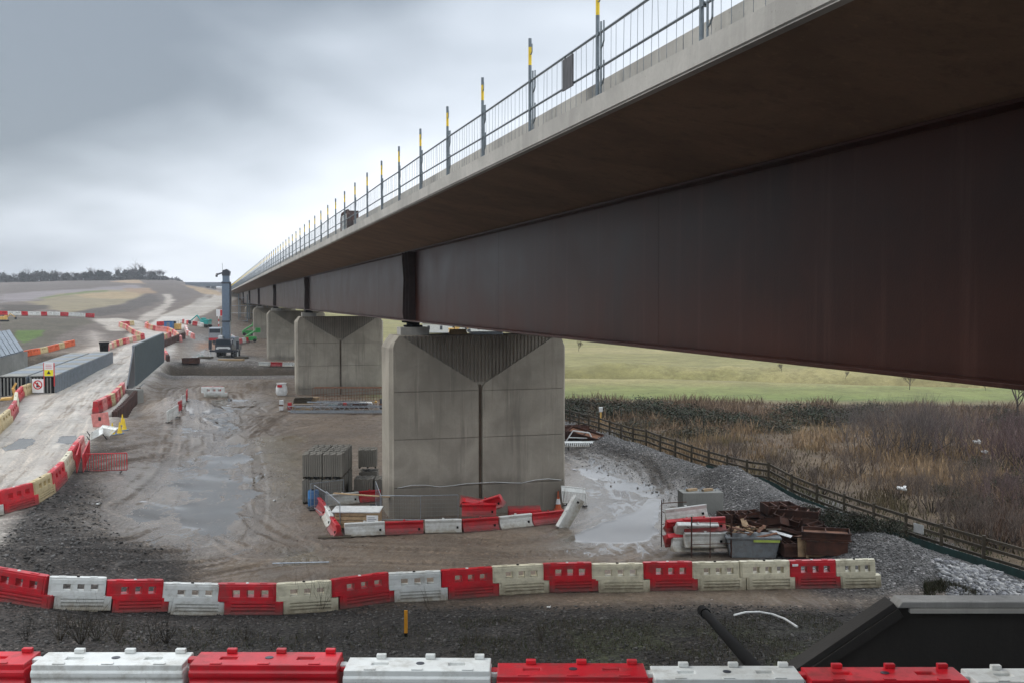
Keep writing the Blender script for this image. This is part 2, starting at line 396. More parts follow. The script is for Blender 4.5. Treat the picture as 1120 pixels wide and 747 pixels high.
# ------------------------------------------------------------------ the ground sheet
def pxpoly(pts): return [tuple(hit(*p)[:2]) for p in pts]
def inside(x, y, poly):
    r = np.zeros(x.shape, bool); n = len(poly)
    for i in range(n):
        x0, y0 = poly[i]; x1, y1 = poly[(i+1) % n]
        if abs(y1-y0) < 1e-9: continue
        c = ((y0 > y) != (y1 > y)) & (x < (x1-x0)*(y-y0)/(y1-y0)+x0); r ^= c
    return r
def pmask(x, y, poly, soft, wob=0.0, ws=4.0):
    """soft membership of a polygon, its edge frayed by noise"""
    d, _, _ = seg_dist(x, y, [(p[0], p[1], 0) for p in poly+poly[:1]])
    d = np.where(inside(x, y, poly), d, -d)
    if wob: d = d+wob*fbm(x, y, ws, 4, N2)
    return sst(-soft/2, soft/2, d)
PUDS = []
def ground():
    hr = []
    r = 3.0
    while r < 30: hr.append(r); r *= 1.02 if r < 15 else 1.008
    while r < 130: hr.append(r); r *= 1.0042
    while r < 420: hr.append(r); r *= 1.008
    while r < 4800: hr.append(r); r *= 1.02
    R = np.array(hr)
    A = np.concatenate([np.radians(np.linspace(-178, -40, 24)), np.radians(np.concatenate([np.linspace(-38, -28, 60), np.linspace(-27.9, -12, 320), np.linspace(-11.9, 28, 420), np.linspace(28.2, 38, 60)])), np.radians(np.linspace(40, 178, 24))])
    rr, aa = np.meshgrid(R, A, indexing='ij'); x = rr*np.sin(aa); y = rr*np.cos(aa)
    # beyond +-90 degrees mirror the depth so the sheet also runs on behind the camera
    z = H(x, y); z = np.where(y < 3, hzn := H(x*.6, np.full_like(y, 3.0)), z)
    nr, na = rr.shape; x = x.ravel(); y = y.ravel(); z = z.ravel()
    V = np.stack([x, y, z], 1)
    # close the seam behind and the middle with one more ring of quads
    I = np.arange(nr*na).reshape(nr, na)
    q = np.stack([I[:-1, :-1], I[1:, :-1], I[1:, 1:], I[:-1, 1:]], -1).reshape(-1, 4)[:, ::-1]
    q2 = np.stack([I[:-1, -1], I[1:, -1], I[1:, 0], I[:-1, 0]], -1)[:, ::-1]
    q = np.concatenate([q, q2])
    # ---- base colours by place
    def c(*v): return np.array(v, float)
    col = np.tile(c(.155,.120,.088), (len(x), 1)); wet = np.full(len(x), .5); grav = np.full(len(x), .18); grass = np.zeros(len(x))
    def paint(m, cc, w=None, g=None, gr=None):
        nonlocal col, wet, grav, grass
        m1 = m[:, None]; col = col*(1-m1)+np.array(cc)*m1
        if w is not None: wet = wet*(1-m)+w*m
        if g is not None: grav = grav*(1-m)+g*m
        if gr is not None: grass = grass*(1-m)+gr*m
    n8 = fbm(x, y, 8, 4); n3 = fbm(x, y, 3, 4, N2)
    dep = y
    # foreground embankment and gravel
    paint(sst(38.5, 36.5, dep+n3*.8), (.025,.022,.019), .25, .9, .0)
    gm = sst(.12, .4, n3+.6*n8)*sst(36, 33, dep)*sst(12, 16, dep); paint(gm*.8, (.040,.046,.020), 0, .5, 1)
    # right of the bund: rough wetland and fields
    fx, fz, _ = seg_dist(x, y, [(p[0], p[1], 0) for p in FENCE]); side = np.interp(y, [p[1] for p in FENCE[::-1]], [p[0] for p in FENCE[::-1]])
    side = np.where(y > 97, 3.2-(y-97)*.30, side)
    rightm = sst(-.3, .6, x-side)*sst(30, 36, dep)
    paint(rightm, (.13,.095,.06), .0, .2, .7)
    paint(rightm*sst(-.1,.35,n8)*.7, (.085,.06,.042), 0)
    # left bank between haul road and site
    dR, _, al = seg_dist(x, y, ROAD); dR2, _, _ = seg_dist(x, y, ROAD2)
    bank = sst(14, 11, dR+n3)*sst(3.5, 5, dR)*sst(76, 66, dep); paint(bank, (.038,.033,.029), .25, .9)
    lf = pxpoly([(0,575),(100,520),(150,540),(150,590),(60,628),(0,628)]); paint(pmask(x, y, lf, 3, 2), (.038,.033,.029), .25, .9)
    # gravel bund
    dB, _, _ = seg_dist(x, y, BUND); paint(sst(5.6, 4.2, dB+.9*n3)*sst(37,40,dep), (.125,.120,.115), .1, 1.0)
    # spoil banks by the ditch
    dD, _, _ = seg_dist(x, y, DITCH)
    paint(sst(17, 12, dD+2*n3)*sst(-70, -55, x)*sst(15, 0, x), (.15,.14,.13), .1, 1)
    paint(sst(8.5, 6.5, dD+1.5*n3), (.055,.042,.028), .1, .5, .4)
    # chalky haul roads
    paint(sst(5.6, 3.8, dR+.8*n3), (.46,.425,.375), .7, .1)
    paint(sst(6.0, 4.6, dR2+.8*n3), (.36,.335,.30), .2, .2)
    # left hinterland
    left = sst(185, 215, dep)*sst(0, -20, x+ .29*y)    # left of the viaduct line
    paint(sst(175,200,dep)*sst(0,-6,x+.27*y-2)*sst(3.6,6,dR)*sst(4.6,7,dR2), (.135,.115,.10), .1, .5)
    paint(sst(60, 80, y)*sst(-12,-20,x+.27*y)*sst(180,160,y)*sst(4.4,7,dR), (.14,.12,.10), .1, .6)
    P = lambda pts, s, cc, wob=3, ws=15, **k: paint(pmask(x, y, pxpoly(pts), s*(.4 if pts[0][1] < 362 else 1), wob, ws), cc, **k)
    P([(0,312),(60,309),(130,307),(190,307),(230,318),(200,330),(130,330),(60,328),(0,330)], 20, (.115,.098,.088), w=0, g=.3)
    P([(0,322),(40,319),(110,315),(150,312),(160,316),(90,324),(40,328),(0,332)], 12, (.21,.19,.195), w=0, g=.2)
    P([(28,331),(60,322),(110,317.5),(150,317),(160,321),(150,327),(100,342),(70,343),(45,336)], 10, (.22,.19,.125), w=0, g=.1)
    P([(80,323),(120,319.5),(152,319),(158,322),(140,327),(90,326)], 8, (.30,.235,.14), w=0, g=.1)
    P([(34,328),(95,318.6),(118,318),(117,319.3),(90,321),(50,327)], 5, (.12,.15,.05), w=0, g=.1)
    P([(0,333),(50,334),(52,338),(30,341),(0,341)], 6, (.07,.06,.05), w=0)
    P([(70,343),(118,336),(150,327),(160,322),(170,321),(172,330),(150,340),(110,346)], 8, (.085,.075,.068), w=0, g=.8)
    P([(0,348),(100,348),(92,356),(60,372),(20,395),(0,395)], 6, (.09,.08,.06), w=.1)
    P([(14,361),(50,361),(42,369),(26,378),(20,374)], 2, (.085,.14,.03), wob=1, ws=5, w=0, gr=.5)
    for pts, cc in (([(150,350),(166,341),(180,333),(183,327),(178,322),(184,322),(189,329),(184,337),(170,348),(160,353)], (.35,.32,.285)),
                    ([(100,349),(130,348),(160,352),(158,358),(140,362),(120,362)], (.38,.35,.31)),
                    ([(100,362),(108,366),(112,378),(122,384),(100,395),(85,392),(104,378),(98,368)], (.40,.36,.32)),
                    ([(210,332),(222,324),(240,318),(240,320),(226,328),(214,336)], (.28,.26,.235)),
                    ([(120,309),(150,304.5),(160,306),(140,310)], (.30,.22,.14)), ([(196,311),(225,316),(245,322),(240,324),(215,318)], (.28,.21,.13)),
                    ([(135,316),(160,315),(172,320),(160,322),(140,320)], (.24,.17,.11))):
        P(pts, 5, cc, wob=2, ws=8, w=.3, g=.2)
    # crane pad and ground under the viaduct
    P([(205,366),(250,364),(252,388),(290,392),(300,396),(190,396),(200,385)], 5, (.21,.20,.185), w=.5, g=.6)
    P([(215,375),(240,372),(240,382),(214,384)], 3, (.28,.17,.11), wob=1, w=.3)
    # green fields to the right
    # note: hidden ground behind objects goes on with the same cover
    fm = sst(107, 112, dep-.10*x+2*n8)*sst(-2, 6, x+.27*y-14); paint(fm, (.225,.21,.085), 0, .1, .45)
    st = fbm(x/14, y/2.4, 9, 4, N3); paint(fm*sst(.02, .4, st)*.8, (.135,.115,.065), 0)
    paint(fm*sst(.0, .3, fbm(x/10, y/2, 7, 4, N2))*.7, (.29,.255,.12), 0)
    gs = sst(110, 114, dep-.10*x+1.5*n8)*sst(136, 124, dep-.10*x+3*n8)*sst(0, 6, x+.27*y-14); paint(gs*(.55+.35*sst(-.3,.3,st)), (.14,.185,.05), 0, 0, .6)
    # ---- puddles and shining mud
    pud = np.zeros(len(x))
    def puddle(pts, s=.6, wob=.8, ws=2.5, v=1.0):
        nonlocal pud
        PUDS.append(pxpoly(pts)); pud = np.maximum(pud, v*pmask(x, y, PUDS[-1], s, wob, ws))
    puddle([(618,590),(655,572),(722,546),(722,582),(705,590),(660,592)], .5, .9)
    puddle([(628,512),(660,508),(700,528),(735,540),(728,556),(690,545),(650,530)], 1.4, 1.8, 2.2, .66)
    puddle([(0,489),(20,479),(38,478),(40,484),(20,491),(2,495)], .4, .4)
    puddle([(60,483),(66,476),(86,475),(90,482),(74,485)], .4, .4)
    puddle([(205,500),(262,488),(270,505),(268,540),(240,585),(205,560),(190,530)], 2.5, 2.8, 3, .70)
    puddle([(126,562),(150,545),(215,545),(220,562),(160,574)], 1.4, 1.6, 2.5, .70)
    puddle([(204,440),(216,450),(212,480),(196,482),(192,462)], 1.6, 1.6, 2.2, .68)
    puddle([(150,500),(290,470),(300,560),(240,600),(150,590),(120,560)], 5, 4, 5, .50)
    puddle([(625,490),(730,520),(745,560),(700,600),(620,600)], 4, 3, 4, .50)
    puddle([(230,436),(262,432),(266,450),(246,470),(232,460)], 2, 3, 2.5, .64)
    puddle([(238,372),(222,395),(205,394),(215,380)], 2, 2, 3, .5)
    P([(276,478),(330,476),(332,520),(320,545),(285,548),(284,510)], 2, (.165,.125,.070), wob=1.5, ws=4, w=.85, g=0)
    P([(298,600),(348,596),(352,614),(305,618)], 1, (.15,.115,.065), wob=.8, ws=2, w=.95, g=0)
    P([(300,455),(410,440),(414,470),(330,480)], 5, (.175,.135,.10), w=.6, g=.08)
    P([(110,470),(190,440),(215,440),(195,520),(150,540),(100,510)], 5, (.115,.09,.07), w=.5, g=.35)
    P([(190,440),(280,430),(290,520),(290,590),(230,610),(130,580),(150,530),(185,500)], 6, (.205,.17,.135), wob=3, w=1.0, g=.04)
    P([(622,480),(700,500),(745,540),(722,590),(640,600),(600,600),(622,560)], 4, (.18,.155,.125), wob=2, w=1.0, g=.04)
    # ---- wheel tracks: pairs of ruts swept over the mud
    trk = np.zeros(len(x)); hash_ = np.zeros(len(x)); swp = np.full(len(x), .5)
    def track(pts, w=1.0, gap=2.2, wd=.34):
        nonlocal trk, hash_
        P3 = [hit(*p) for p in pts]; fine = []
        for i in range(len(P3)-1):
            p0 = P3[max(i-1,0)]; p1 = P3[i]; p2 = P3[i+1]; p3 = P3[min(i+2,len(P3)-1)]
            for k in range(8):
                t = k/8; fine.append(.5*((2*p1)+(-p0+p2)*t+(2*p0-5*p1+4*p2-p3)*t*t+(-p0+3*p1-3*p2+p3)*t**3))
        fine.append(P3[-1])
        near = (y > min(p.y for p in fine)-4) & (y < max(p.y for p in fine)+4) & (x > min(p.x for p in fine)-4) & (x < max(p.x for p in fine)+4)
        ix = np.nonzero(near)[0]
        d, _, al = seg_dist(x[ix], y[ix], [(p.x, p.y, 0) for p in fine])
        e = np.abs(d-gap/2)-wd
        sw = np.clip(.5+1.1*(.6*N1(d*2.6+al*.05, al*.16)+.5*N2(d*6+3, al*.35)), 0, 1); inn = sst(3.2, 1.6, d)[...]; swp[ix] = swp[ix]*(1-inn)+sw*inn
        m = sst(.15, -.1, e)*w*(.75+.5*fbm(x[ix], y[ix], 3, 3))
        trk[ix] = np.maximum(trk[ix], m); hash_[ix] = np.where(m > .3, al, hash_[ix])
    for t in ([(150,620),(230,600),(260,560),(262,500),(250,450),(246,432)], [(110,600),(190,590),(225,550),(222,490),(225,440)],
              [(60,612),(200,612),(300,596),(420,592),(560,600),(640,585),(700,550),(690,515),(640,492)],
              [(180,626),(330,606),(480,608),(600,612),(690,600),(735,560)],
              [(262,450),(290,478),(330,470),(400,452)], [(268,445),(300,462),(350,460),(410,462)], [(300,440),(250,470),(180,490),(120,500),(80,512)],
              [(160,560),(200,520),(210,470),(200,430),(210,422)], [(300,600),(250,570),(240,520),(270,470),(330,440)],
              [(0,560),(60,480),(100,425),(150,380)], [(0,520),(40,470),(85,425),(140,380)], [(20,540),(75,470),(115,420),(160,378)]):
        track(t, 1.0)
    ridge = trk*.5
    fl0 = sst(.15, .6, pud); z2 = z - .07*trk*(1-fl0)*sst(30, 36, y)*(1+.35*np.sin(hash_*2*PI/.45)) + 0
    fl = sst(.15, .6, pud)
    z2 = z2 - fl*(sst(26, 36, y)*sst(130, 60, y)*.05*fbm(x, y, 1.1, 4, N3)) - .035*pud
    V[:, 2] = z2
    me = None
    o = mesh_np('ground', V, q, 'dark', col=col, smooth=True)
    me = o.data; a = me.color_attributes.new('cover', 'FLOAT_COLOR', 'POINT')
    cc = np.stack([np.clip(wet,0,1), np.clip(grav,0,1), np.clip(pud,0,1), np.clip(trk,0,1)], 1).astype(np.float32); a.data.foreach_set('color', cc.ravel())
    a = me.color_attributes.new('veg', 'FLOAT_COLOR', 'POINT'); gg = np.ones((len(x), 4), np.float32); gg[:, 0] = grass; gg[:, 1] = swp; a.data.foreach_set('color', gg.ravel())
    tag(o, kind='structure')
    # material
    m, nt, b = newmat('ground'); geo = N(nt, 'ShaderNodeNewGeometry'); pos = geo.outputs['Position']
    t = N(nt, 'ShaderNodeVertexColor', layer_name='tint').outputs[0]; cv = N(nt, 'ShaderNodeVertexColor', layer_name='cover')
    sp = N(nt, 'ShaderNodeSeparateColor'); L(nt, cv.outputs[0], sp.inputs[0]); wetA, grA, puA = sp.outputs; trA = cv.outputs[1]
    vg = N(nt, 'ShaderNodeSeparateColor'); L(nt, N(nt, 'ShaderNodeVertexColor', layer_name='veg').outputs[0], vg.inputs[0]); vgA = vg.outputs[0]; swA = vg.outputs[1]
    n_l = noise(nt, pos, .22, 6, .6); n_m = noise(nt, pos, 1.1, 7, .62, .3); n_f = noise(nt, pos, 6, 8, .68); n_s = noise(nt, sc(nt, pos, (1.3,.45,1)), .8, 9, .72, 1.6)
    flat2 = sc(nt, pos, (1,1,0))
    vo = N(nt, 'ShaderNodeTexVoronoi', i_Scale=8.5, i_Randomness=1); L(nt, pos, vo.inputs['Vector']); vo2 = N(nt, 'ShaderNodeTexVoronoi', i_Scale=21); L(nt, pos, vo2.inputs['Vector'])
    vs = N(nt, 'ShaderNodeSeparateColor'); L(nt, vo.outputs['Color'], vs.inputs[0]); vs2 = N(nt, 'ShaderNodeSeparateColor'); L(nt, vo2.outputs['Color'], vs2.inputs[0])
    base = mixc(nt, ramp(nt, n_m, .3, .72), t, mixc(nt, 1.0, t, (.58,.56,.54), 'MULTIPLY'))
    n_xl = noise(nt, sc(nt, pos, (.6,1.6,1)), .05, 8, .7, .6)
    base = mixc(nt, math_n(nt, 'MULTIPLY', ramp(nt, n_xl, .42, .56), .65), base, mixc(nt, 1.0, t, (.62,.60,.58), 'MULTIPLY'))
    base = mixc(nt, math_n(nt, 'MULTIPLY', ramp(nt, n_l, .4, .65), .35), base, mixc(nt, 1.0, t, (1.3,1.27,1.22), 'MULTIPLY'))
    base = mixc(nt, math_n(nt, 'MULTIPLY', ramp(nt, n_f, .45, .7), .45), base, mixc(nt, 1.0, base, (.5,.5,.5), 'MULTIPLY'))
    # stones in the surface: pale and dark cells
    st = mixc(nt, vs.outputs[0], (.35,.35,.35), (1.75,1.75,1.78)); st = mixc(nt, math_n(nt, 'GREATER_THAN', vs.outputs[1], .955), st, (3.6,3.6,3.7))
    st2 = mixc(nt, vs2.outputs[0], (.5,.5,.5), (1.5,1.5,1.5))
    gcol = mixc(nt, 1.0, mixc(nt, 1.0, base, st, 'MULTIPLY'), st2, 'MULTIPLY')
    base = mixc(nt, math_n(nt, 'MULTIPLY', grA, .85), base, gcol)
    base = mixc(nt, math_n(nt, 'MULTIPLY', ramp(nt, swA, .62, .85), .55), base, mixc(nt, 1.0, base, (1.75,1.7,1.62), 'MULTIPLY')); base = mixc(nt, math_n(nt, 'MULTIPLY', ramp(nt, swA, .38, .15), .6), base, mixc(nt, 1.0, base, (.5,.47,.44), 'MULTIPLY'))
    # ruts: pressed wet soil
    bars = N(nt, 'ShaderNodeTexWave', wave_type='BANDS', bands_direction='DIAGONAL', i_Scale=2.2, i_Distortion=6.0, i_Detail=3.0); L(nt, pos, bars.inputs['Vector'])
    base = mixc(nt, math_n(nt, 'MULTIPLY', trA, .7), base, mixc(nt, 1.0, base, (.55,.52,.5), 'MULTIPLY'))
    base = mixc(nt, math_n(nt, 'MULTIPLY', math_n(nt, 'MULTIPLY', trA, ramp(nt, bars.outputs[0], .55, .8)), .5), base, mixc(nt, 1.0, base, (1.9,1.85,1.8), 'MULTIPLY'))
    # standing water: sheen where the soil is soaked, mirror where it pools
    soak = math_n(nt, 'MULTIPLY', wetA, ramp(nt, math_n(nt, 'ADD', math_n(nt, 'ADD', math_n(nt, 'MULTIPLY', n_s, .55), math_n(nt, 'MULTIPLY', swA, .25)), math_n(nt, 'MULTIPLY', wetA, .30)), .47, .61))
    pn = math_n(nt, 'ADD', puA, math_n(nt, 'MULTIPLY', math_n(nt, 'SUBTRACT', n_s, .5), 1.9))
    pool = math_n(nt, 'MULTIPLY', ramp(nt, pn, .50, .58), ramp(nt, puA, 0.02, .1))
    base = mixc(nt, math_n(nt, 'MULTIPLY', soak, .35), base, mixc(nt, 1.0, base, (.6,.58,.55), 'MULTIPLY'))
    base = mixc(nt, math_n(nt, 'MULTIPLY', pool, .75), base, (.085,.075,.062))
    L(nt, base, b.inputs['Base Color'])
    r1 = math_n(nt, 'SUBTRACT', .92, math_n(nt, 'MULTIPLY', soak, .74)); r2 = N(nt, 'ShaderNodeMix', data_type='FLOAT'); L(nt, pool, r2.inputs[0]); L(nt, r1, r2.inputs[2]); r2.inputs[3].default_value = .04
    L(nt, r2.outputs[0], b.inputs['Roughness'])
    L(nt, math_n(nt, 'MULTIPLY_ADD', math_n(nt, 'MAXIMUM', soak, pool), .35, .3), b.inputs['Specular IOR Level'])
    hgt = math_n(nt, 'ADD', math_n(nt, 'MULTIPLY', n_f, .6), math_n(nt, 'MULTIPLY', math_n(nt, 'MULTIPLY', vo.outputs['Distance'], -1.1), grA))
    hgt = math_n(nt, 'ADD', hgt, math_n(nt, 'MULTIPLY', n_m, .9))
    dry = math_n(nt, 'SUBTRACT', 1.0, pool)
    bp = N(nt, 'ShaderNodeBump', i_Distance=.12); L(nt, math_n(nt, 'MULTIPLY', dry, .75), bp.inputs['Strength']); L(nt, hgt, bp.inputs['Height']); L(nt, bp.outputs[0], b.inputs['Normal'])
    me.materials.clear(); me.materials.append(m)
    return o
GROUND = ground()

# stream water in the ditch: a narrow sheet
mb = MB(); pts = [(-70,164),(-56,141.5),(-44,145),(-30,146),(-18,147),(0,150),(22,150),(40,145)]
for a, b in zip(pts[:-1], pts[1:]): mb.add([(a[0],a[1]-2.6,-.75),(b[0],b[1]-2.6,-.75),(b[0],b[1]+2.6,-.75),(a[0],a[1]+2.6,-.75)], [(0,1,2,3)])
wm = surf('stream_water', (.03,.028,.02), .08, var=.2); M['water'] = wm
tag(mb.build('stream_water', 'water'), kind='structure')

# ------------------------------------------------------------------ loose stones
def ico():
    bm = bmesh.new(); bmesh.ops.create_icosphere(bm, subdivisions=1, radius=1); v = np.array([p.co[:] for p in bm.verts]); f = np.array([[q.index for q in p.verts] for p in bm.faces]); bm.free(); return v, f
IV, IF = ico()
def instance_np(bv, bf, pos, scale, rot=None, jitter=0.0, tilt=True):
    n = len(pos); a = RS.rand(n)*2*PI; ca, sa = np.cos(a), np.sin(a)
    v = np.repeat(bv[None], n, 0)*(1+jitter*(RS.rand(n, len(bv), 1)-.5))
    v = v*scale[:, None, :]
    if tilt:
        t = (RS.rand(n)-.5)*1.2; ct, s_ = np.cos(t), np.sin(t); y, z = v[..., 1].copy(), v[..., 2].copy()
        v[..., 1] = y*ct[:, None]-z*s_[:, None]; v[..., 2] = y*s_[:, None]+z*ct[:, None]
    x, y = v[..., 0].copy(), v[..., 1].copy()
    v[..., 0] = x*ca[:, None]-y*sa[:, None]; v[..., 1] = x*sa[:, None]+y*ca[:, None]
    v += pos[:, None, :]
    f = (bf[None]+(np.arange(n)*len(bv))[:, None, None]).reshape(-1, bf.shape[1])
    return v.reshape(-1, 3), f
def tintmat(name, rough=.85, spec=.4, sub=0):
    m, nt, b = newmat(name); t = N(nt, 'ShaderNodeVertexColor', layer_name='tint'); geo = N(nt, 'ShaderNodeNewGeometry')
    n = noise(nt, geo.outputs['Position'], 7, 4, .6); L(nt, mixc(nt, ramp(nt, n, .3, .7), t.outputs[0], mixc(nt, 1.0, t.outputs[0], (.6,.6,.6), 'MULTIPLY')), b.inputs['Base Color'])
    b.inputs['Roughness'].default_value = rough; b.inputs['Specular IOR Level'].default_value = spec
    return m
M['stone'] = tintmat('stone'); M['leaf'] = tintmat('foliage', .75, .3); M['straw'] = tintmat('dry_stalks', .85, .2); M['bark'] = tintmat('bark', .9, .2)
def stones(name, pts, smin, smax, cols, label):
    n = len(pts); s = smin*(smax/smin)**(RS.rand(n)**2.2); z = H(pts[:, 0], pts[:, 1])
    sc3 = np.stack([s, s*(.6+.4*RS.rand(n)), s*(.45+.3*RS.rand(n))], 1); pos = np.stack([pts[:, 0], pts[:, 1], z+s*.12], 1)
    v, f = instance_np(IV, IF, pos, sc3, jitter=.45)
    ca = np.array(cols)[RS.randint(0, len(cols), n)]*(.65+.7*RS.rand(n, 1)); col = np.repeat(ca, len(IV), 0)
    return tag(mesh_np(name, v, f, 'stone', col=col), label, 'gravel', kind='stuff')
def rnd(n, x0, x1, y0, y1): return np.stack([RS.rand(n)*(x1-x0)+x0, RS.rand(n)*(y1-y0)+y0], 1)
GR = [(.034,.031,.028),(.05,.046,.042),(.026,.024,.021),(.10,.096,.09)]
p = rnd(34000, -24, 24, 24, 37.5); d = fbm(p[:,0], p[:,1], 3, 3, N3); p = p[(d > -.25) | (RS.rand(len(p)) < .35)]
stones('foreground_gravel', p, .02, .075, GR, 'dark broken stone strewn over the bank below the barriers')
pp = []
for i in range(16000):
    k = RS.randint(0, len(BUND)-1); t = RS.rand(); a = BUND[k]; b = BUND[k+1]; pp.append((a[0]+(b[0]-a[0])*t+RS.randn()*1.9, a[1]+(b[1]-a[1])*t+RS.randn()*1.0))
stones('bund_gravel', np.array(pp), .02, .075, [(.17,.165,.16),(.14,.135,.13),(.11,.105,.10),(.24,.235,.225)], 'grey crushed stone on the long bund beside the timber fence')
q0 = pxpoly([(1022,610),(1075,618),(1120,640),(1125,662),(1040,656),(1030,640)]); xs_ = [a for a, _ in q0]; ys_ = [b for _, b in q0]
p = rnd(9000, min(xs_), max(xs_)+4, min(ys_), max(ys_)); p = p[inside(p[:, 0], p[:, 1], q0)]
stones('white_rubble', p, .05, .15, [(.30,.30,.30),(.20,.20,.21),(.38,.37,.355),(.13,.13,.13)], 'pale grey rubble stone between the fence and the wing wall')
p = rnd(9000, -26, -13, 37.5, 56); dd, _, _ = seg_dist(p[:,0], p[:,1], ROAD); p = p[(dd > 5) & (RS.rand(len(p)) < np.clip((-14.5-p[:,0])/7, 0, 1)*np.clip((57-p[:,1])/10, 0, 1))]
pk = np.zeros(len(p), bool)
for g_ in PUDS: pk |= pmask(p[:,0], p[:,1], g_, 1.5) > .05
p = p[~pk]
stones('bank_gravel', p, .025, .11, GR+[(.15,.145,.14)], 'dark rubble on the slope between haul road and lower site')

p = rnd(14000, -30, 22, 37, 112); dd, _, _ = seg_dist(p[:,0], p[:,1], ROAD); nn_ = fbm(p[:,0], p[:,1], 5, 3, N3); pk = np.zeros(len(p), bool)
for g_ in PUDS: pk |= pmask(p[:,0], p[:,1], g_, 2.5) > .02
p = p[(dd > 5) & (nn_ > -.05) & ~pk & (p[:,0] < np.interp(p[:,1], [34, 97], [18, 3]))]
stones('site_pebbles', p, .015, .05, [(.22,.19,.16),(.16,.13,.11),(.12,.095,.08),(.34,.31,.28)], 'small loose stones and clods scattered over the muddy site')

# ------------------------------------------------------------------ the viaduct (local frame: y along the bridge, x to its right)
BR = math.radians(15.74)
VE = thing('viaduct', 'long viaduct deck of pale concrete on rust brown steel girders running away to the left', 'viaduct', (0,0,0), BR)
VT = Matrix.Rotation(BR, 4, 'Z')
def vw(v, u, z): return VT @ Vector((v, u, z))
U0, U1 = -22.0, 428.0
VC = 13.1                                   # centre line
# deck cross-section: fascia with drip lip, cantilever soffit, girders, mirrored
def sect(pts): return pts+[(2*VC-a, b) for a, b in pts[::-1]]
body = [(6.75,14.26),(6.2,14.30),(6.2,14.00),(6.225,13.98),(6.225,13.965),(6.34,13.955),(6.36,13.975),(9.35,13.38),(10.3,13.36),(VC,13.40)]
loop = body[:-1]+[(VC,13.40)]+[(2*VC-a, b) for a, b in body[:-1][::-1]]
mb = MB(); rings = []
us = [U0]+[U0+i*6.1 for i in range(1, 74)]+[U1]
for u in us:
    rings.append([len(mb.v)+i for i in range(len(loop))]); mb.v += [(a, u, b) for a, b in loop]
for r0, r1 in zip(rings[:-1], rings[1:]):
    for i in range(len(loop)):
        j = (i+1) % len(loop); zz = (loop[i][1]+loop[j][1])/2
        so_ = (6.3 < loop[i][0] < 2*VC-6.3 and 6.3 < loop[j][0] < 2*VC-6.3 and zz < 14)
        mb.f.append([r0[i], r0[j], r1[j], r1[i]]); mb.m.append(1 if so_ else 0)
mb.f.append(rings[0]); mb.m.append(0); mb.f.append(rings[-1][::-1]); mb.m.append(0)
mb.build('deck_slab', ['deck', 'soffit'], VE)
for sg in (0, 1):
    mb = MB(); xa, xb = (6.75, 7.05) if sg == 0 else (2*VC-7.05, 2*VC-6.75)
    u = U0
    while u < U1:
        mb.b2((xa, u+.012, 14.262), (xb, min(u+6.1, U1)-.012, 14.83)); u += 6.1
    mb.build('parapet_upstand', 'deck', VE, bevel=.012)
# girders: web plates with fine joints, flanges, stiffeners over each pier
PIER_U = [53.9+61.8*i for i in range(6)]
for gi, gx in enumerate((9.9, 2*VC-9.9)):
    mb = MB(); u = U0; joints = [U0, 9.0, 22.6, 36.8, 50.0]
    while joints[-1] < U1-16: joints.append(joints[-1]+ (15.45))
    joints.append(U1)
    for a, b in zip(joints[:-1], joints[1:]): mb.b2((gx-.03, a+.006, 9.87), (gx+.03, b-.006, 13.32))
    w_ = mb.build('girder_web', 'web', VE); 
    mb = MB()
    mb.b2((gx-.012, U0, 9.87), (gx+.012, U1, 13.32)); mb.build('web_joint_strip', 'web_dark', VE)
    mb = MB(); mb.b2((gx-.42, U0, 9.80), (gx+.42, U1, 9.868)); mb.build('bottom_flange', 'web', VE, bevel=.01)
    mb = MB(); mb.b2((gx-.36, U0, 13.322), (gx+.36, U1, 13.37)); mb.build('top_flange', 'web', VE)
    for pu in PIER_U:
        mb = MB()
        for du, w1, w2 in ((-.85, .10, .34), (0, .38, .38), (.85, .10, .34)):
            for sd in (-1, 1):
                P = [(gx+sd*.031, 9.872), (gx+sd*w2 if du else gx+sd*.40, 9.872), (gx+sd*.40, 10.2), (gx+sd*w2, 12.0), (gx+sd*.42, 13.0), (gx+sd*.42, 13.32), (gx+sd*.031, 13.32)]
                mb.prism(P, pu+du-.02, pu+du+.02, axis='y')
        mb.build('bearing_stiffener', 'web_dark', VE)
u = 1.0; nb = 0
mb = MB()
while u < U1 and nb < 70:
    mb.b2((10.0, u-.05, 12.55), (2*VC-10.0, u+.05, 13.05)); mb.tube((9.96, u, 10.1), (VC, u, 12.5), .06); mb.tube((2*VC-9.96, u, 10.1), (VC, u, 12.5), .06)
    o = mb.build('cross_brace', 'web_dark', VE); mb = MB(); u += 7.72; nb += 1
# bolts and drips under the flange near the camera
# ------------------------------------------------------------------ edge protection on the deck
RE = thing('edge_guard_rail', 'grey tubular edge protection rail with yellow topped posts along the viaduct deck', 'railing', VT @ Vector((6.38, 0, 14.30)), BR)
def rail_post():
    m = MB()
    m.tube((0,0,0), (0,0,1.45), .036, 0, 8); m.tube((0,0,1.45), (0,0,1.82), .036, 1, 8); m.tube((0,0,1.82), (0,0,2.0), .036, 0, 8)
    m.b2((-.06,-.06,-.02), (.06,.06,.012), 0)
    m.tube((0,-.19,0), (0,-.19,1.3), .019, 0, 6)
    for z in (.55, 1.12): m.tube((0,0,z), (.0,-.19,z), .02, 0, 6); m.box((0,-.09,z), (.07,.07,.06), 0)
    m.path([(0,-.19,.85), (.0,-.28,.88), (0,-.34,.95), (0,-.34,1.28)], .015, 0, 6)
    m.path([(0,-.19,.22), (.0,-.28,.25), (0,-.34,.32), (0,-.34,.62)], .015, 0, 6)
    m.path([(0,0,1.68), (0,-.09,1.66), (0,-.14,1.7), (0,-.14,1.86)], .012, 0, 6)
    return m
posts = [9.2+4.02*i for i in range(100)]
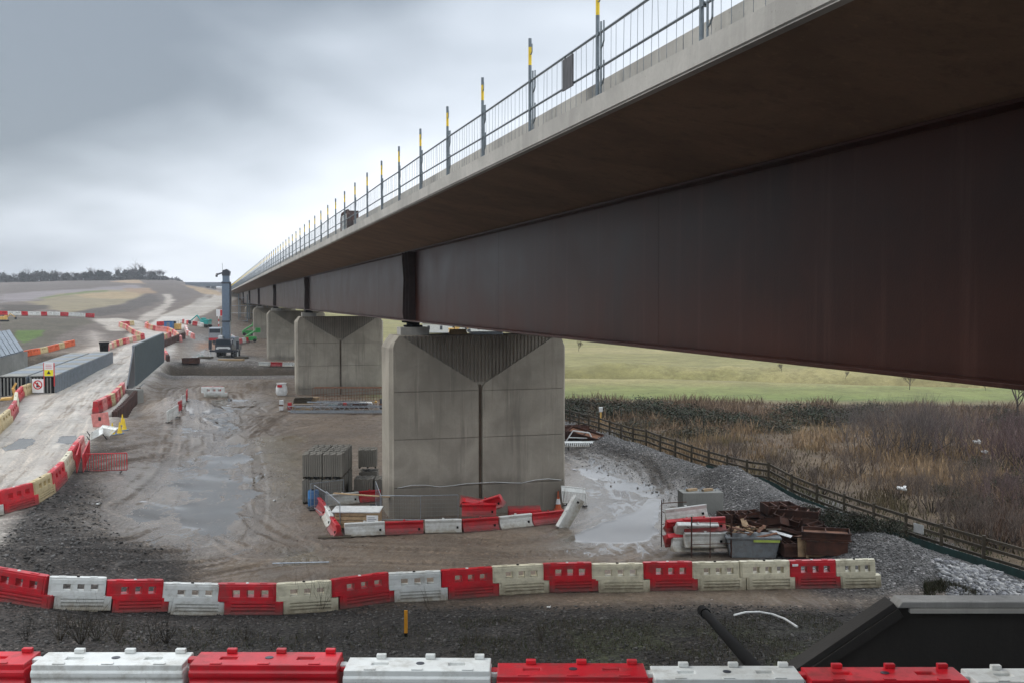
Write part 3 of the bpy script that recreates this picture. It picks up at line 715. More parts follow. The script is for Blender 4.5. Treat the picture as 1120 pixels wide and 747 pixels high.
p0 = rail_post().build('post', ['galv_rail', 'yellow'], RE); p0.location = (0, posts[0], 0)
for u in posts[1:]:
    c_ = p0.copy(); C.objects.link(c_); c_.parent = RE; c_.location = (0, u, 0); c_.rotation_euler = (0, 0, random.uniform(-.06, .06))
mt = MB(); mr = MB(); mw = MB()
uu = [-8.0]+posts+[posts[-1]+4]
for a, b in zip(uu[:-1], uu[1:]):
    ja, jb = random.uniform(-.02,.02), random.uniform(-.02,.02)
    mt.tube((0,a-.08,1.13+ja), (0,b+.06,1.13+jb), .024, 0, 6); mr.tube((0,a-.08,.55+ja), (0,b+.06,.55+jb), .022, 0, 6)
    n = 14
    for k in range(1, n):
        t = a+(b-a)*k/n+random.uniform(-.03,.03); top = 1.36 if random.random() < .3 else 1.13
        mw.tube((.012, t, .03), (.012+random.uniform(-.015,.015), t+random.uniform(-.03,.03), 1.13), .0045, 0, 3, cap=False)
    mw.tube((.012, a, .06), (.012, b, .06), .006, 0, 3, cap=False)
mt.build('top_rail', 'galv_rail', RE); mr.build('mid_rail', 'galv_rail', RE); mw.build('wire_infill', 'galv_rail', RE, weld=False)
# dark board tied to the rail
t = thing('hanging_board', 'dark grey notice board tied to the top rail of the deck railing', 'board', vw(6.34, 18.7, 14.80), BR)
m = MB(); m.b2((-.012,-.30,-.02), (.012,.30,.56)); m.build('panel', surf('weathered_board', (.07,.07,.075), .6, var=.6, scale=3, stretch=(4,4,.6)), t, bevel=.006)
m = MB(); m.tube((0,-.2,.54), (0.03,-.2,.64), .008); m.build('cable_tie', 'black', t); m = MB(); m.tube((0,.2,.54), (0.03,.2,.64), .008); m.build('cable_tie', 'black', t)
# rusty frame with a white grid at the deck edge
t = thing('formwork_frame', 'rusty rounded frame holding a white grid, standing on the deck edge behind the railing', 'frame', vw(6.5, 54.2, 14.30), BR)
m = MB(); P = [(-1.25,0),(1.25,0),(1.35,.3),(1.35,.75),(1.1,1.0),(-1.1,1.0),(-1.35,.75),(-1.35,.3)]
for a, b in zip(P, P[1:]+P[:1]): m.tube((0,a[0],a[1]), (0,b[0],b[1]), .09, 0, 6)
m.b2((.02,-1.3,.02), (.5,-1.0,1.0), 0); m.b2((.02,1.0,.02), (.5,1.3,.9), 0); m.build('frame', 'rust', t)
m = MB()
for k in range(5): m.tube((-.03,-1.0+k*.5,.1), (-.03,-1.0+k*.5,.9), .035, 0, 6)
for k in range(4): m.tube((-.03,-1.05,.15+k*.23), (-.03,1.05,.15+k*.23), .03, 0, 6)
m.build('grid', 'offwhite', t)

# ------------------------------------------------------------------ piers
PH = 9.1
def pier_shaft(e, hgt, low):
    """e: parent; origin at the old ground level, centre of pier; x across the bridge"""
    W, D = 4.65, 1.5
    core = MB()
    def ring(ix, iy, z):
        return [(-W+.22+ix*.6,-D+.12+iy,z),(W-.22-ix*.6,-D+.12+iy,z),(W-ix,-D+.36+iy,z),(W-ix,D-.36-iy,z),(W-.22-ix*.6,D-.12-iy,z),(-W+.22+ix*.6,D-.12-iy,z),(-W+ix,D-.36-iy,z),(-W+ix,-D+.36+iy,z)]
    lv = [(0,0,-low),(0,0,hgt-.62),(.10,0,hgt-.40),(.34,0,hgt-.14),(.42,0,hgt)]
    o = 0
    for ix, iy, z in lv: core.v += ring(ix, iy, z)
    for k in range(len(lv)-1):
        for i in range(8):
            j = (i+1) % 8; core.f.append([k*8+i, k*8+j, k*8+8+j, k*8+8+i]); core.m.append(0)
    core.f.append(list(range(8))[::-1]); core.m.append(0); core.f.append([len(core.v)-8+i for i in range(8)]); core.m.append(0)
    core.build('core', 'pier', e)
    g = .10; zj = [-low, 1.47, 3.9, 6.3]
    for sd in (-1, 1):                      # faces towards and away from the camera
        for sx in (-1, 1):
            m = MB()
            y0, y1 = (-D, -D+.125) if sd < 0 else (D-.125, D)
            for a, b in zip(zj[:-1], zj[1:]):
                m.prism([(sx*g, a+.010), (sx*(W-.16), a+.010), (sx*(W-.16), b-.010), (sx*g, b-.010)], y0, y1)
            m.prism([(sx*g, 6.310), (sx*(W-.16), 6.310), (sx*(W-.16), hgt-.55), (sx*(W-.26), hgt-.26), (sx*(W-.46), hgt-.004), (sx*(W-.56), hgt-.002), (sx*.52, 6.86), (sx*.24, 6.68), (sx*g, 6.45)], y0, y1)
            m.build('face_panel', 'pier', e, bevel=.02)
        # ribbed V infill and the down-pipe groove
        m = MB(); yb = -D+.125 if sd < 0 else D-.125; x = -W+.75
        while x < W-.75:
            zl = 6.75+max(0, abs(x+.045)-.3)*(hgt-6.85)/(W-.8)
            m.b2((x, yb, zl), (x+.09, yb+sd*.07, hgt-.01)); x += .19
        m.build('ribbed_infill', 'pier_dark', e)
        m = MB(); m.b2((-.055, yb, -low), (.055, yb+sd*.05, 6.6)); m.build('drain_groove', surf('stained_groove', (.085,.06,.038), .8, var=.4) if 'groove' not in M else M['groove'], e); 
        if 'groove' not in M: M['groove'] = bpy.data.materials['stained_groove']
for i, pu in enumerate(PIER_U):
    lab = ['nearest concrete pier with a ribbed V under the steel girder', 'second concrete pier from the camera, steel beams stacked before its foot', 'third concrete pier from the camera, standing beyond the stream bank',
           'fourth concrete pier from the camera, by a lying red and white rail', 'fifth concrete pier, half hidden by scaffolding', 'last concrete pier before the far abutment'][i]
    gz = [0, .8, 1.0, .9, 1.5, 3.0][i]
    e = thing('viaduct_pier', lab, 'pier', vw(VC, pu, 0), BR, 'concrete piers carrying the viaduct')
    pier_shaft(e, PH, 2.5)
    for k, sx in enumerate((-1, 1)):
        m = MB(); m.b2((sx*3.2-.75, -.55, PH+.002), (sx*3.2+.75, .55, PH+.40)); m.build('bearing_plinth', 'deck', e, bevel=.02)
        m = MB(); m.b2((sx*3.2-.42, -.42, PH+.402), (sx*3.2+.42, .42, PH+.50)); m.lathe([(.34,0),(.34,.12)], (sx*3.2,0,PH+.50), 20); m.b2((sx*3.2-.5, -.5, PH+.62), (sx*3.2+.5, .5, PH+.698)); m.build('bearing', 'black', e)
e = thing('far_abutment', 'concrete abutment block at the distant left end of the viaduct', 'abutment', vw(VC, U1+1, 0), BR)
m = MB(); m.b2((-7.6,-6,2), (7.6,-1.5,9.7)); m.b2((-7.6,-1.2,2), (7.6,4,14.2)); m.build('wall', 'pier', e)
# small things left on the pier heads
for k, (px_, lab, dims, mm) in enumerate(((-.9, 'plank stack on top of the nearest pier', (.9,.5,.28), 'timber'), (.6, 'galvanised tray on top of the nearest pier', (1.6,.8,.10), 'galv'))):
    p_ = vw(VC+px_, 53.6, PH)
    t = thing(['plank_stack','metal_tray'][k], lab, ['planks','tray'][k], p_, BR)
    m = MB()
    if k == 0:
        for q in range(4):
            for r_ in range(3): m.box((0, -.18+r_*.17, .036+q*.07), (.9-.04*q, .15, .062), 0)
        m.build('planks', mm, t)
    else:
        m.b2((-.8,-.4,.004), (.8,.4,.03)); m.b2((-.8,-.4,.03), (-.76,.4,.14)); m.b2((.76,-.4,.03), (.8,.4,.14)); m.b2((-.76,-.4,.03), (.76,-.36,.14)); m.b2((-.76,.36,.03), (.76,.4,.14)); m.build('tray', mm, t)

# ------------------------------------------------------------------ barriers
def barrier_a(name, mat, parts=True):
    """2 m interlocking road barrier with three square openings and ribs; the foot is shifted sideways"""
    e = thing(name, 'barrier', 'barrier'); m = MB()
    hw = .20
    # upper block: x -1..1 , z .46..1.02 with openings ; lower block x -.76..1.24
    xs = [-1.0,-.94,-.52,-.46,-.24,-.17,.05,.12,.34,.40,.92,1.0] ; xs = [-1.0,-.93,-.50,-.23,0.0,.25,.47,.74,.93,1.0]
    zs = [.45,.50,.60,.84,.98,1.04]
    th = []
    for i in range(len(xs)-1):
        col = []
        for j in range(len(zs)-1):
            t_ = hw
            if i in (2, 4, 6) and j == 2: t_ = 0
            elif 1 <= i <= 7 and j in (2,) : t_ = hw-.012
            if i in (0, 8): t_ = hw-.03
            if j == 4: t_ = t_-.02
            col.append(t_)
        th.append(col)
    m.relief(xs, zs, th, yo=lambda z: .06*max(0, z-.45)/.6)
    xs = [-.75,-.68,-.55,-.12,-.05,.55,1.05,1.18,1.25]; xs = [-.75,-.66,-.52,.98,1.16,1.25]; zs = [.0,.05,.09,.15,.20,.26,.31,.37,.42,.449]
    th = []
    for i in range(len(xs)-1):
        th.append([(hw+.05 if j == 0 else hw+.03)-(.045 if (i == 2 and j in (2,4,6)) else 0)-(.02 if i in (0,4) else 0) for j in range(len(zs)-1)])
    m.relief(xs, zs, th, yo=lambda z: .03*z/.45)
    for x in (-.55, .55): m.b2((x-.13, -.06, 1.041), (x+.13, .06, 1.062))
    b = m.build('body', mat, e, bevel=.018)
    m = MB(); m.lathe([(.055,0),(.055,.02),(.03,.03)], (0,0,1.041), 12); m.build('filler_cap', 'black' if mat != 'red' else 'white', e)
    m = MB(); m.b2((-.5,-.235,-.04), (-.2,.235,-.001)); m.build('foot', mat, e); m = MB(); m.b2((.5,-.235,-.04), (.8,.235,-.001)); m.build('foot', mat, e)
    return e
def barrier_far(name, mat):
    e = thing(name, 'barrier', 'barrier'); m = MB()
    xs = [-1,-.5,-.28,-.11,.11,.28,.5,1]; zs = [0,.45,.6,.84,1.04]
    th = [[.25, .22, (0 if i in (1,3,5) else .2), .18] for i in range(7)]
    m.relief(xs, zs, th); m.build('body', mat, e)
    m = MB(); m.b2((-.12,-.07,1.041), (.12,.07,1.07)); m.build('filler_cap', mat, e)
    return e
def barrier_front(name, mat):
    """large near barrier: ribbed sides, a top plate with slots, castellations and hinge lugs"""
    e = thing(name, 'barrier', 'barrier'); m = MB()
    prof = [(-.32,0),(-.32,.18),(-.29,.22),(-.29,.36),(-.32,.40),(-.32,.50),(-.27,.54),(-.27,.66),(-.30,.70),(-.30,.76),(-.26,.80),(-.26,.84),(-.29,.87),(-.29,.93),(-.27,.965)]
    loop_ = prof+[(-a, b) for a, b in prof[::-1]]
    m.prism(loop_, -.965, .965, axis='x')
    b1 = m.build('body', mat, e, bevel=.02)
    m = MB(); xs = [-.955,-.62,-.40,-.06,.06,.40,.62,.955]; ys = [-.265,-.05,.07,.265]
    th = [[.052]*3 for _ in range(7)]
    for i, j in ((1,1),(5,1)): th[i][j] = .012
    T = Matrix.Translation((0,0,.985)) @ Matrix(((1,0,0,0),(0,0,1,0),(0,1,0,0),(0,0,0,1)))
    m.relief(xs, ys, th, T=T)
    # the plate was laid flat: x across, y deep, thickness up
    m.build('top_plate', mat, e, bevel=.012)
    for x in (-.52, .14, .80):
        m = MB(); m.b2((x-.065,.18,1.038), (x+.065,.26,1.10)); m.build('castellation', mat, e, bevel=.01)
    for x in (-.62, .0, .66):
        m = MB(); m.b2((x-.075,-.255,1.0385), (x+.075,-.20,1.052)); m.build('pad', mat, e, bevel=.005)
    m = MB(); m.lathe([(.055,0),(.055,.006)], (.02,.02,1.0385), 14); m.build('filler_hole', 'dark', e)
    m = MB(); m.lathe([(.075,-.03),(.075,.03)], (-1.0,.04,1.0), 14); m.b2((-1.0,-.03,.975), (-.94,.11,1.025)); m.build('hinge_lug', mat, e, bevel=.008)
    m = MB(); m.lathe([(.075,-.03),(.075,.03)], (1.0,.02,.90), 14); m.b2((.95,-.04,.88), (1.0,.09,.92)); m.build('hinge_lug', mat, e, bevel=.008)
    return e
PR = {}
def proto(kind, mat):
    k = (kind, mat)
    if k not in PR:
        f = {'a': barrier_a, 'far': barrier_far, 'front': barrier_front, 'low': barrier_low}[kind]
        PR[k] = Proto(f('traffic_barrier', mat))
    return PR[k]
def barrier_low(name, mat):
    """low curved barrier, like a hollow plough blade"""
    e = thing(name, 'barrier', 'barrier'); m = MB()
    outer = [(-.32,0),(-.31,.05),(-.20,.12),(-.12,.25),(-.10,.42),(-.16,.56),(-.13,.60)]; inner = [(.06,.58),(.10,.42),(.10,.25),(.20,.10),(.28,.0)]
    m.prism([(a, b) for a, b in outer+inner], -.97, .97, axis='x'); m.build('body', mat, e, bevel=.012)
    m = MB(); m.b2((.70,-.185,.16), (.80,-.13,.26)); m.build('drain_bung', 'black', e)
    m = MB(); m.lathe([(.06,0),(.06,.05)], (0,-.04,.60), 10); m.build('filler_cap', mat, e)
    return e
CN = {'red': 'red', 'white': 'white', 'cream': 'yellowed white', 'ochre': 'dirty cream', 'orange': 'orange', 'pink': 'faded red'}
cnt = {}
def put_barrier(kind, mat, p, rz, label, group, scale=(1,1,1), rot=None):
    o = proto(kind, mat).put(p, rz, label, group, scale, rot); o['category'] = 'barrier'; return o
def row_px(kind, pts, mats, lab, group, L0=2.0, z=None, key=None):
    """barriers between successive foot points given along the row"""
    n = {}; W_ = [hit(*p) if z is None else GZ(p[0], p[1], z) for p in pts]; res = []
    tot = {}; 
    for i, (a, b) in enumerate(zip(W_[:-1], W_[1:])):
        mt = mats[i % len(mats)]; c_ = (a+b)/2; ln = (b-a).xy.length; rz = math.atan2(b.y-a.y, b.x-a.x)
        k = n.get(mt, 0); n[mt] = k+1
        zc = hz(c_.x, c_.y)
        pitch = -math.atan2(b.z-a.z, ln) if ln else 0
        o = put_barrier(kind, mt, (c_.x, c_.y, zc+.01 if z is None else z), rz, lab(od(k), CN[mt], i), group, (ln/L0, 1, 1), rot=Euler((0, max(-.12, min(.12, pitch)), rz)))
        res.append(o)
    return res
def row_even(kind, pts, mats, lab, group, L0=2.0, closed=False):
    """barriers of even length laid along a line of foot points"""
    P = [hit(*p) if len(p) == 2 else Vector(p) for p in pts]; S = [0]
    for a, b in zip(P[:-1], P[1:]): S.append(S[-1]+(b-a).xy.length)
    n = max(1, round(S[-1]/L0)); out_ = []
    def at(s):
        for i in range(len(P)-1):
            if s <= S[i+1] or i == len(P)-2:
                t_ = (s-S[i])/(S[i+1]-S[i]); q = P[i].lerp(P[i+1], t_); return q
    nn = {}
    for i in range(n):
        a = at(S[-1]*i/n); b = at(S[-1]*(i+1)/n); c_ = (a+b)/2; mt = mats[i % len(mats)]; k = nn.get(mt, 0); nn[mt] = k+1
        za, zb = hz(a.x, a.y), hz(b.x, b.y); ln = (b-a).xy.length; rz = math.atan2(b.y-a.y, b.x-a.x)
        c_.z = (za+zb)/2 if len(pts[0]) == 2 else c_.z
        out_.append(put_barrier(kind, mt, c_, 0, lab(od(k), CN[mt], i), group, (ln/L0*.99, 1, 1), rot=Euler((0, max(-.15,min(.15,-math.atan2(zb-za, ln))), rz))))
    return out_
# near row along the bottom of the picture
Yf = 14.25
fx = [(-140,'white'),(33,'red'),(205,'white'),(373,'red'),(540,'white'),(712,'red'),(882,'white'),(1062,'red'),(1235,'white')]
k = {'red': 0, 'white': 0}
for i in range(len(fx)-1):
    px0, px1 = fx[i][0], fx[i+1][0]; mt = fx[i][1]
    mt = ['red','white','red','white','red','white','red','white'][i]
    ytop = np.interp((px0+px1)/2, [-60,120,290,450,630,800,960,1120], [726,727,727,733,740,743,744,745])
    xa = (px0-PX0)/F*Yf; xb = (px1-PX0)/F*Yf
    zt = CZ-math.tan(math.atan((ytop-PY0)/F)+PITCH)*(Yf-.28)
    nm = 'large near %s barrier, %s of its colour from the left at the bottom' % (mt, od(k[mt])); k[mt] += 1
    put_barrier('front', mt, ((xa+xb)/2, Yf+random.uniform(-.02,.02), zt-1.04), 0, nm, 'large near barriers along the bottom', ((xb-xa)/2.0, 1, 1), rot=Euler((0, 0, random.uniform(-.012,.012))))
# middle row
mid = [(-14,652),(50,663),(113,668),(175,669),(238,670),(302,670),(362,666),(424,657),(482,654),(538,650),(594,647),(647,645.5),(703,645),(756,644),(808,643),(862,642),(913,641),(957,640)]
mm = ['red','white','red','white','red','cream','red','white','red','cream','red','cream','red','cream','cream','red','cream']
row_px('a', mid, mm, lambda o, c_, i: '%s %s barrier from the left in the long middle row' % (o, c_), 'interlocking barriers of the middle row')
rb_ = [o for o in C.objects if o.get('label', '').startswith('eighth red barrier from the left in the long middle')][0]
m = MB(); m.b2((-.88,-.222,.86), (-.64,-.19,.94)); m.build('sticker', 'signwhite', rb_)
# row beside the haul road, lower left
rd = [(-28,566),(0,560),(37,549),(56,537),(66,523),(77,512),(84,503),(90,498)]
row_px('a', [(-45,572),(-4,563),(34,552),(54,540),(68,526),(77,513),(84,502),(90,494)], ['white','red','ochre','red','cream','red','pink'], lambda o, c_, i: '%s %s barrier from the near end, right haul road edge' % (o, c_), 'barriers on the near right edge of the haul road')
# left edge of the haul road near the bridge
row_px('a', [(-14,488),(-2,473),(10,462),(17,451),(18,441),(24,434),(34,430)], ['ochre','ochre','red','cream','red','ochre'], lambda o, c_, i: '%s %s barrier from the near end, left haul road edge' % (o, c_), 'barriers on the left edge of the haul road')
# orange and cream row beyond, left
row_even('far', [(24,391),(50,386),(81,378)], ['orange','orange','ochre'], lambda o, c_, i: '%s %s barrier from the left beyond the ribbed steel ramp' % (o, c_), 'orange and cream barriers beside the left track')
# straight far row at the left edge
row_even('far', [(0,345.5),(60,346),(103,348)], ['red','white','white'], lambda o, c_, i: '%s %s barrier from the left in the far straight row' % (o, c_), 'far straight row of barriers at the left')
# rows on the road beyond the temporary bridge
row_even('far', [(116,384),(127,379),(145,374),(157,371.5)], ['pink','cream','pink','ochre','red','ochre','red'], lambda o, c_, i: '%s %s barrier from the left, bend beyond the bridge' % (o, c_), 'barriers on the bend beyond the temporary bridge')
row_even('far', [(157,371),(146,366),(138,360),(130,357.5),(146,356)], ['red','ochre','pink','ochre','pink','red'], lambda o, c_, i: '%s %s barrier up the left side of the road after the bend' % (o, c_), 'barriers up the left side of the far road')
row_even('far', [(198,374),(190,366),(183,363),(170,362),(159,358.5),(162,356.5)], ['pink','pink','red','ochre','pink','orange'], lambda o, c_, i: '%s %s far barrier from the sheet piles on the right road side' % (o, c_), 'barriers along the right side of the far road')
row_even('far', [(172,357),(180,356.5)], ['red'], lambda o, c_, i: '%s %s barrier lying just left of the blue cabin' % (o, c_), 'red barriers left of the blue cabin')
row_even('far', [(198,353.5),(208,356),(222,358.5)], ['white','red'], lambda o, c_, i: '%s %s barrier in the short row below the teal excavator' % (o, c_), 'short row below the teal excavator')
row_even('far', [(203,361),(205,367),(212,371)], ['pink','white'], lambda o, c_, i: '%s %s barrier beside the muddy puddle before the crane' % (o, c_), 'barriers round the puddle by the crane')
row_even('far', [(250,370),(262,376)], ['white','red','white'], lambda o, c_, i: '%s %s barrier right of the crane boom' % (o, c_), 'barriers right of the crane boom')
row_even('far', [(256,378),(272,374)], ['red','red','white'], lambda o, c_, i: '%s %s barrier in the row under the scaffolding' % (o, c_), 'barriers under the scaffolding')
row_even('low', [(283,400),(322,401)], ['white','red','white','white'], lambda o, c_, i: '%s %s low barrier before the third pier' % (o, c_), 'low barriers before the third pier')
# lone double barrier stack by the ditch
b_ = hit(233, 434); put_barrier('a', 'white', b_, 0, 'white barrier standing alone by the ditch with a red one behind', None, (1.2,1,1)); 
put_barrier('a', 'red', (b_.x-.2, b_.y+.6, b_.z), 0, 'red barrier tucked behind the lone white one by the ditch', None, (1.1,1,1))
for i in range(2): pass
# low barriers round the foot of the nearest pier
row_px('low', [(376,586),(421,583.5),(464,582),(505,581),(545,578),(581,574),(617,570)], ['white','red','white','red','white','red'], lambda o, c_, i: '%s %s low barrier from the left before the nearest pier' % (o, c_), 'low barriers before the nearest pier')
row_px('low', [(350,556),(358,566),(364,578),(371,588)], ['red','white','red'], lambda o, c_, i: '%s %s low barrier down the left side of the enclosure' % (o, c_), 'low barriers on the left of the pier enclosure')
row_px('low', [(356,553),(392,549),(416,547)], ['white','red'], lambda o, c_, i: '%s low barrier at the back left of the pier enclosure' % c_, 'low barriers behind the pier enclosure')
# red barriers heaped against the pier
for i, (px_, py_, dz, rot, lab) in enumerate(((524,576,.58,(0.1,0,.02),'red low barrier lying on top of the row before the pier'), (519,572,1.0,(1.3,.25,.5),'red low barrier tipped on its side on top of the heap by the pier'),
        (537,573,.75,(.3,-.35,-.5),'red low barrier leaning off the right of the heap by the pier'), (573,566,.35,(1.5,0,.12),'red low barrier lying on its back against the pier foot'))):
    q = hit(px_, py_); put_barrier('low', 'red', (q.x, q.y, q.z+dz), 0, lab, 'red barriers heaped at the pier foot', (.85,1,1), rot=Euler(rot))
q = hit(624, 574); put_barrier('low', 'white', (q.x, q.y, q.z+.5), 0, 'white low barrier leaning on end at the right corner of the pier', None, (.9,1,1), rot=Euler((.4,-.95,.5)))

# rack with red and white barriers, right
base = hit(765, 609)
t = thing('storage_rack', 'thin rusty rack frame round the heap of red and white barriers', 'rack', base, .0)
m = MB(); x0, x1, y0, y1 = -1.35, 1.35, .0, 1.9
for x, y in ((x0,y1),(x0+.0,y1-.0),(-.35,y0),(.72,y0+.3),(x1,y0)): pass
m.path([(x0,y1,0),(x0,y1,2.1)], .025); m.build('upright', 'rust', t)
for x, y, h in ((-.35,-.05,1.75),(.45,.0,1.7),(1.35,.0,1.8)):
    m = MB(); m.tube((x,y,-.02), (x,y,h), .035 if x != .45 else .02); m.build('upright', 'rust', t)
m = MB(); m.tube((x0,y1,1.95), (-.2,y1+.3,1.95), .02); m.tube((x0,y1,1.6), (-.35,-.05,1.2), .018); m.tube((-.35,-.05,1.5), (1.35,0,1.45), .016); m.tube((-.35,-.05,.55), (1.35,0,.6), .016); m.tube((x0,y1,.5),(x0+.5,y1+.4,.5), .018); m.tube((x0,y1,1.0),(x0+.4,y1+.4,1.0), .018); m.build('crossbar', 'rust', t)
for i, (dx, dy, dz, rx, ry, rz, mt, lab) in enumerate((
        (-.25,.5,.15,.2,.05,.25,'white','white low barrier at the bottom of the rack heap, its curved face outward'),
        (.25,.4,.42,.4,.03,.2,'white','white low barrier second from the bottom front of the rack heap'),
        (-.55,.9,.55,1.2,.0,.25,'red','red low barrier low on the left side of the rack heap'),
        (-.45,1.1,.95,.7,-.05,.22,'red','red low barrier halfway up the left of the rack heap'),
        (-.1,.7,.95,1.0,.04,.15,'white','white low barrier in the middle of the rack heap between red ones'),
        (.3,.6,1.0,.3,-.03,.12,'red','red low barrier on the right middle of the rack heap'),
        (-.35,1.2,1.35,.2,-.1,.12,'white','white low barrier topmost on the rack heap'),
        (.6,.9,.2,.2,.02,.1,'white','white low barrier low on the right of the rack heap'))):
    put_barrier('low', mt, (base.x+dx, base.y+dy, base.z+dz), 0, lab, 'low barriers heaped in the rack', (.95,1,1), rot=Euler((rx-.3, ry, rz)))
# white mesh and pedestrian barriers
def ped(name, mat, W_=2.0, Hh=1.0, closed=True):
    e = thing(name, 'pedestrian barrier', 'barrier'); m = MB()
    m.tube((-W_/2,0,.14), (W_/2,0,.14), .03); m.tube((-W_/2,0,Hh), (W_/2,0,Hh), .03); m.tube((-W_/2,0,.14), (-W_/2,0,Hh), .03); m.tube((W_/2,0,.14), (W_/2,0,Hh), .03); m.b2((-W_/2,-.02,Hh-.26), (W_/2,.02,Hh-.05)) if closed else None
    m.build('frame', mat, e, bevel=.005)
    m = MB(); n = 16
    for k_ in range(1, n): m.b2((-W_/2+W_*k_/n-.018,-.012,.15), (-W_/2+W_*k_/n+.018,.012,Hh-.01))
    m.build('bars', mat, e, weld=False)
    for sx in (-.7, .7):
        m = MB(); m.b2((sx*W_/2-.03,-.28,.0), (sx*W_/2+.03,.28,.05)); m.b2((sx*W_/2-.02,-.02,.05), (sx*W_/2+.02,.02,.14)); m.build('foot', 'rubber', e)
    return e
PW = Proto(ped('pedestrian_barrier', 'white')); PRD = Proto(ped('pedestrian_barrier', 'red')); PRM = Proto(ped('mesh_barrier', 'red', 2.4, 1.1, False))
def w2(a, b): p, q = hit(*a), hit(*b); return (p+q)/2, math.atan2(q.y-p.y, q.x-p.x), (q-p).xy.length
for a, b, pr, lab in (((183,464),(195,455),PW,'white slatted pedestrian barrier nearest the camera beside the muddy site'), ((195,454),(199,447),PRD,'red slatted pedestrian barrier second in the short line beside the site'), ((199,447),(203,441),PW,'white slatted pedestrian barrier third in the short line beside the site'), ((204,441),(205,435),PRD,'red slatted pedestrian barrier farthest in the short line beside the site')):
    c_, rz, ln = w2(a, b); pr.put(c_, rz, lab, 'slatted pedestrian barriers beside the site', (max(.7,ln/2),1,1))
for px_, py_, rot, lab in ((109,479,(-.9,.0,-.75),'white slatted barrier fallen against the red panel by the sheet piles'), (97,480,(-1.1,.1,-1.2),'white slatted barrier lying tilted at the road edge left of the fallen one'), (634,491,(-1.25,0,.0),'white slatted barrier lying flat near the rusty heap at the gravel bund'), (629,556,(-.25,.2,.9),'white slatted barrier propped upright at the right corner of the pier')):
    q = hit(px_, py_); PW.put((q.x, q.y, q.z+.12), 0, lab, None, (1.1,1,1), rot=Euler(rot))
for a, b, lab in (((84,519),(88,503),'red mesh barrier panel end-on beside the last road barrier'), ((91,518),(98,500),'red mesh barrier panel set at right angles to its row'), ((94,513),(139,519),'red mesh barrier panel lying open across the mud at the road edge')):
    c_, rz, ln = w2(a, b); PRM.put((c_.x,c_.y,c_.z-.05), rz, lab, 'red mesh barriers at the road edge', (max(.8,ln/2.4),1,1))
# short weldmesh fence panels round the pier
def mesh_fence(W_, Hh):
    e = thing('site_fence_panel', 'p', 'fence panel'); m = MB()
    for a, b in (((-W_/2,0,.05),(-W_/2,0,Hh)),((W_/2,0,.05),(W_/2,0,Hh)),((-W_/2,0,Hh),(W_/2,0,Hh)),((-W_/2,0,.12),(W_/2,0,.12))): m.tube(a, b, .021)
    m.build('frame', 'galv', e)
    m = MB(); n = int(W_/.09)
    for k_ in range(1, n): x = -W_/2+W_*k_/n; m.tube((x,0,.12), (x,0,Hh), .003, 0, 3, cap=False)
    for k_ in range(1, 6): m.tube((-W_/2,0,.12+k_*(Hh-.12)/6), (W_/2,0,.12+k_*(Hh-.12)/6), .003, 0, 3, cap=False)
    m.build('wire_mesh', 'galv', e, weld=False)
    m = MB(); m.b2((-W_/2-.12,-.3,-.02), (-W_/2+.12,.3,.08)); m.build('foot_block', 'rubber', e, bevel=.02)
    return e
PF = Proto(mesh_fence(2.2, 1.15))
for a, b, lab in (((340,556),(376,551),'wire fence panel at the back left of the pier enclosure'), ((344,558),(358,568),'wire fence panel on the far left side of the enclosure'), ((357,566),(372,580),'wire fence panel at the left corner before the timber crate'),
                  ((416,571),(460,571),'wire fence panel before the left half of the nearest pier'), ((460,571),(501,570),'wire fence panel before the middle of the nearest pier'), ((411,553),(417,572),'wire fence panel edge-on at the left side of the nearest pier')):
    c_, rz, ln = w2(a, b); PF.put(c_, rz, lab, 'wire fence panels round the nearest pier', (ln/2.2,1,1.15))
c_, rz, ln = w2((298,617),(360,617)); t = thing('scaffold_tube', 'galvanised scaffold tube lying behind the middle row of barriers', 'tube', (c_.x,c_.y,c_.z+.06), rz); m = MB(); m.tube((-ln/2,0,0),(ln/2,0,.03),.03,0,8); m.build('tube', 'galv', t)
# cones
def cone(body, base_, band=None):
    e = thing('traffic_cone', 'c', 'traffic cone'); m = MB(); m.b2((-.23,-.23,0),(.23,.23,.04)); m.build('base', base_, e, bevel=.02)
    m = MB(); m.lathe([(.17,.04),(.125,.30)], n=16); 
    m.lathe([(.075,.58),(.03,.98)], n=16); m.build('cone', body, e, smooth=True)
    m = MB(); m.lathe([(.127,.301),(.077,.579)], n=16); m.build('reflective_sleeve', band or body, e, smooth=True)
    return e
q = hit(610.5, 557); cone('orange', 'orange', 'signwhite')
o = [x for x in C.objects if x.name.startswith('traffic_cone')][-1]; o.location = q; o['label'] = 'orange cone with a white sleeve standing at the right of the pier foot'
PY = Proto(cone('yellow', 'blue', 'yellow'))
for i, (px_, py_, lab) in enumerate(((123,475,'yellow cone on a blue base, lone one nearest the sheet piles end'), (131,474,'yellow cone on a blue base in front of two others'), (136,470,'yellow cone on a blue base on the right of the cluster'), (134,465,'yellow cone on a blue base at the back of the cluster'))):
    PY.put(hit(px_, py_), 0, lab, 'yellow and blue cones below the sheet piles', (1.05,1.05,.85))

# ------------------------------------------------------------------ stored materials round the nearest pier
def at(px, py, dz=0): q = hit(px, py); q.z += dz; return q
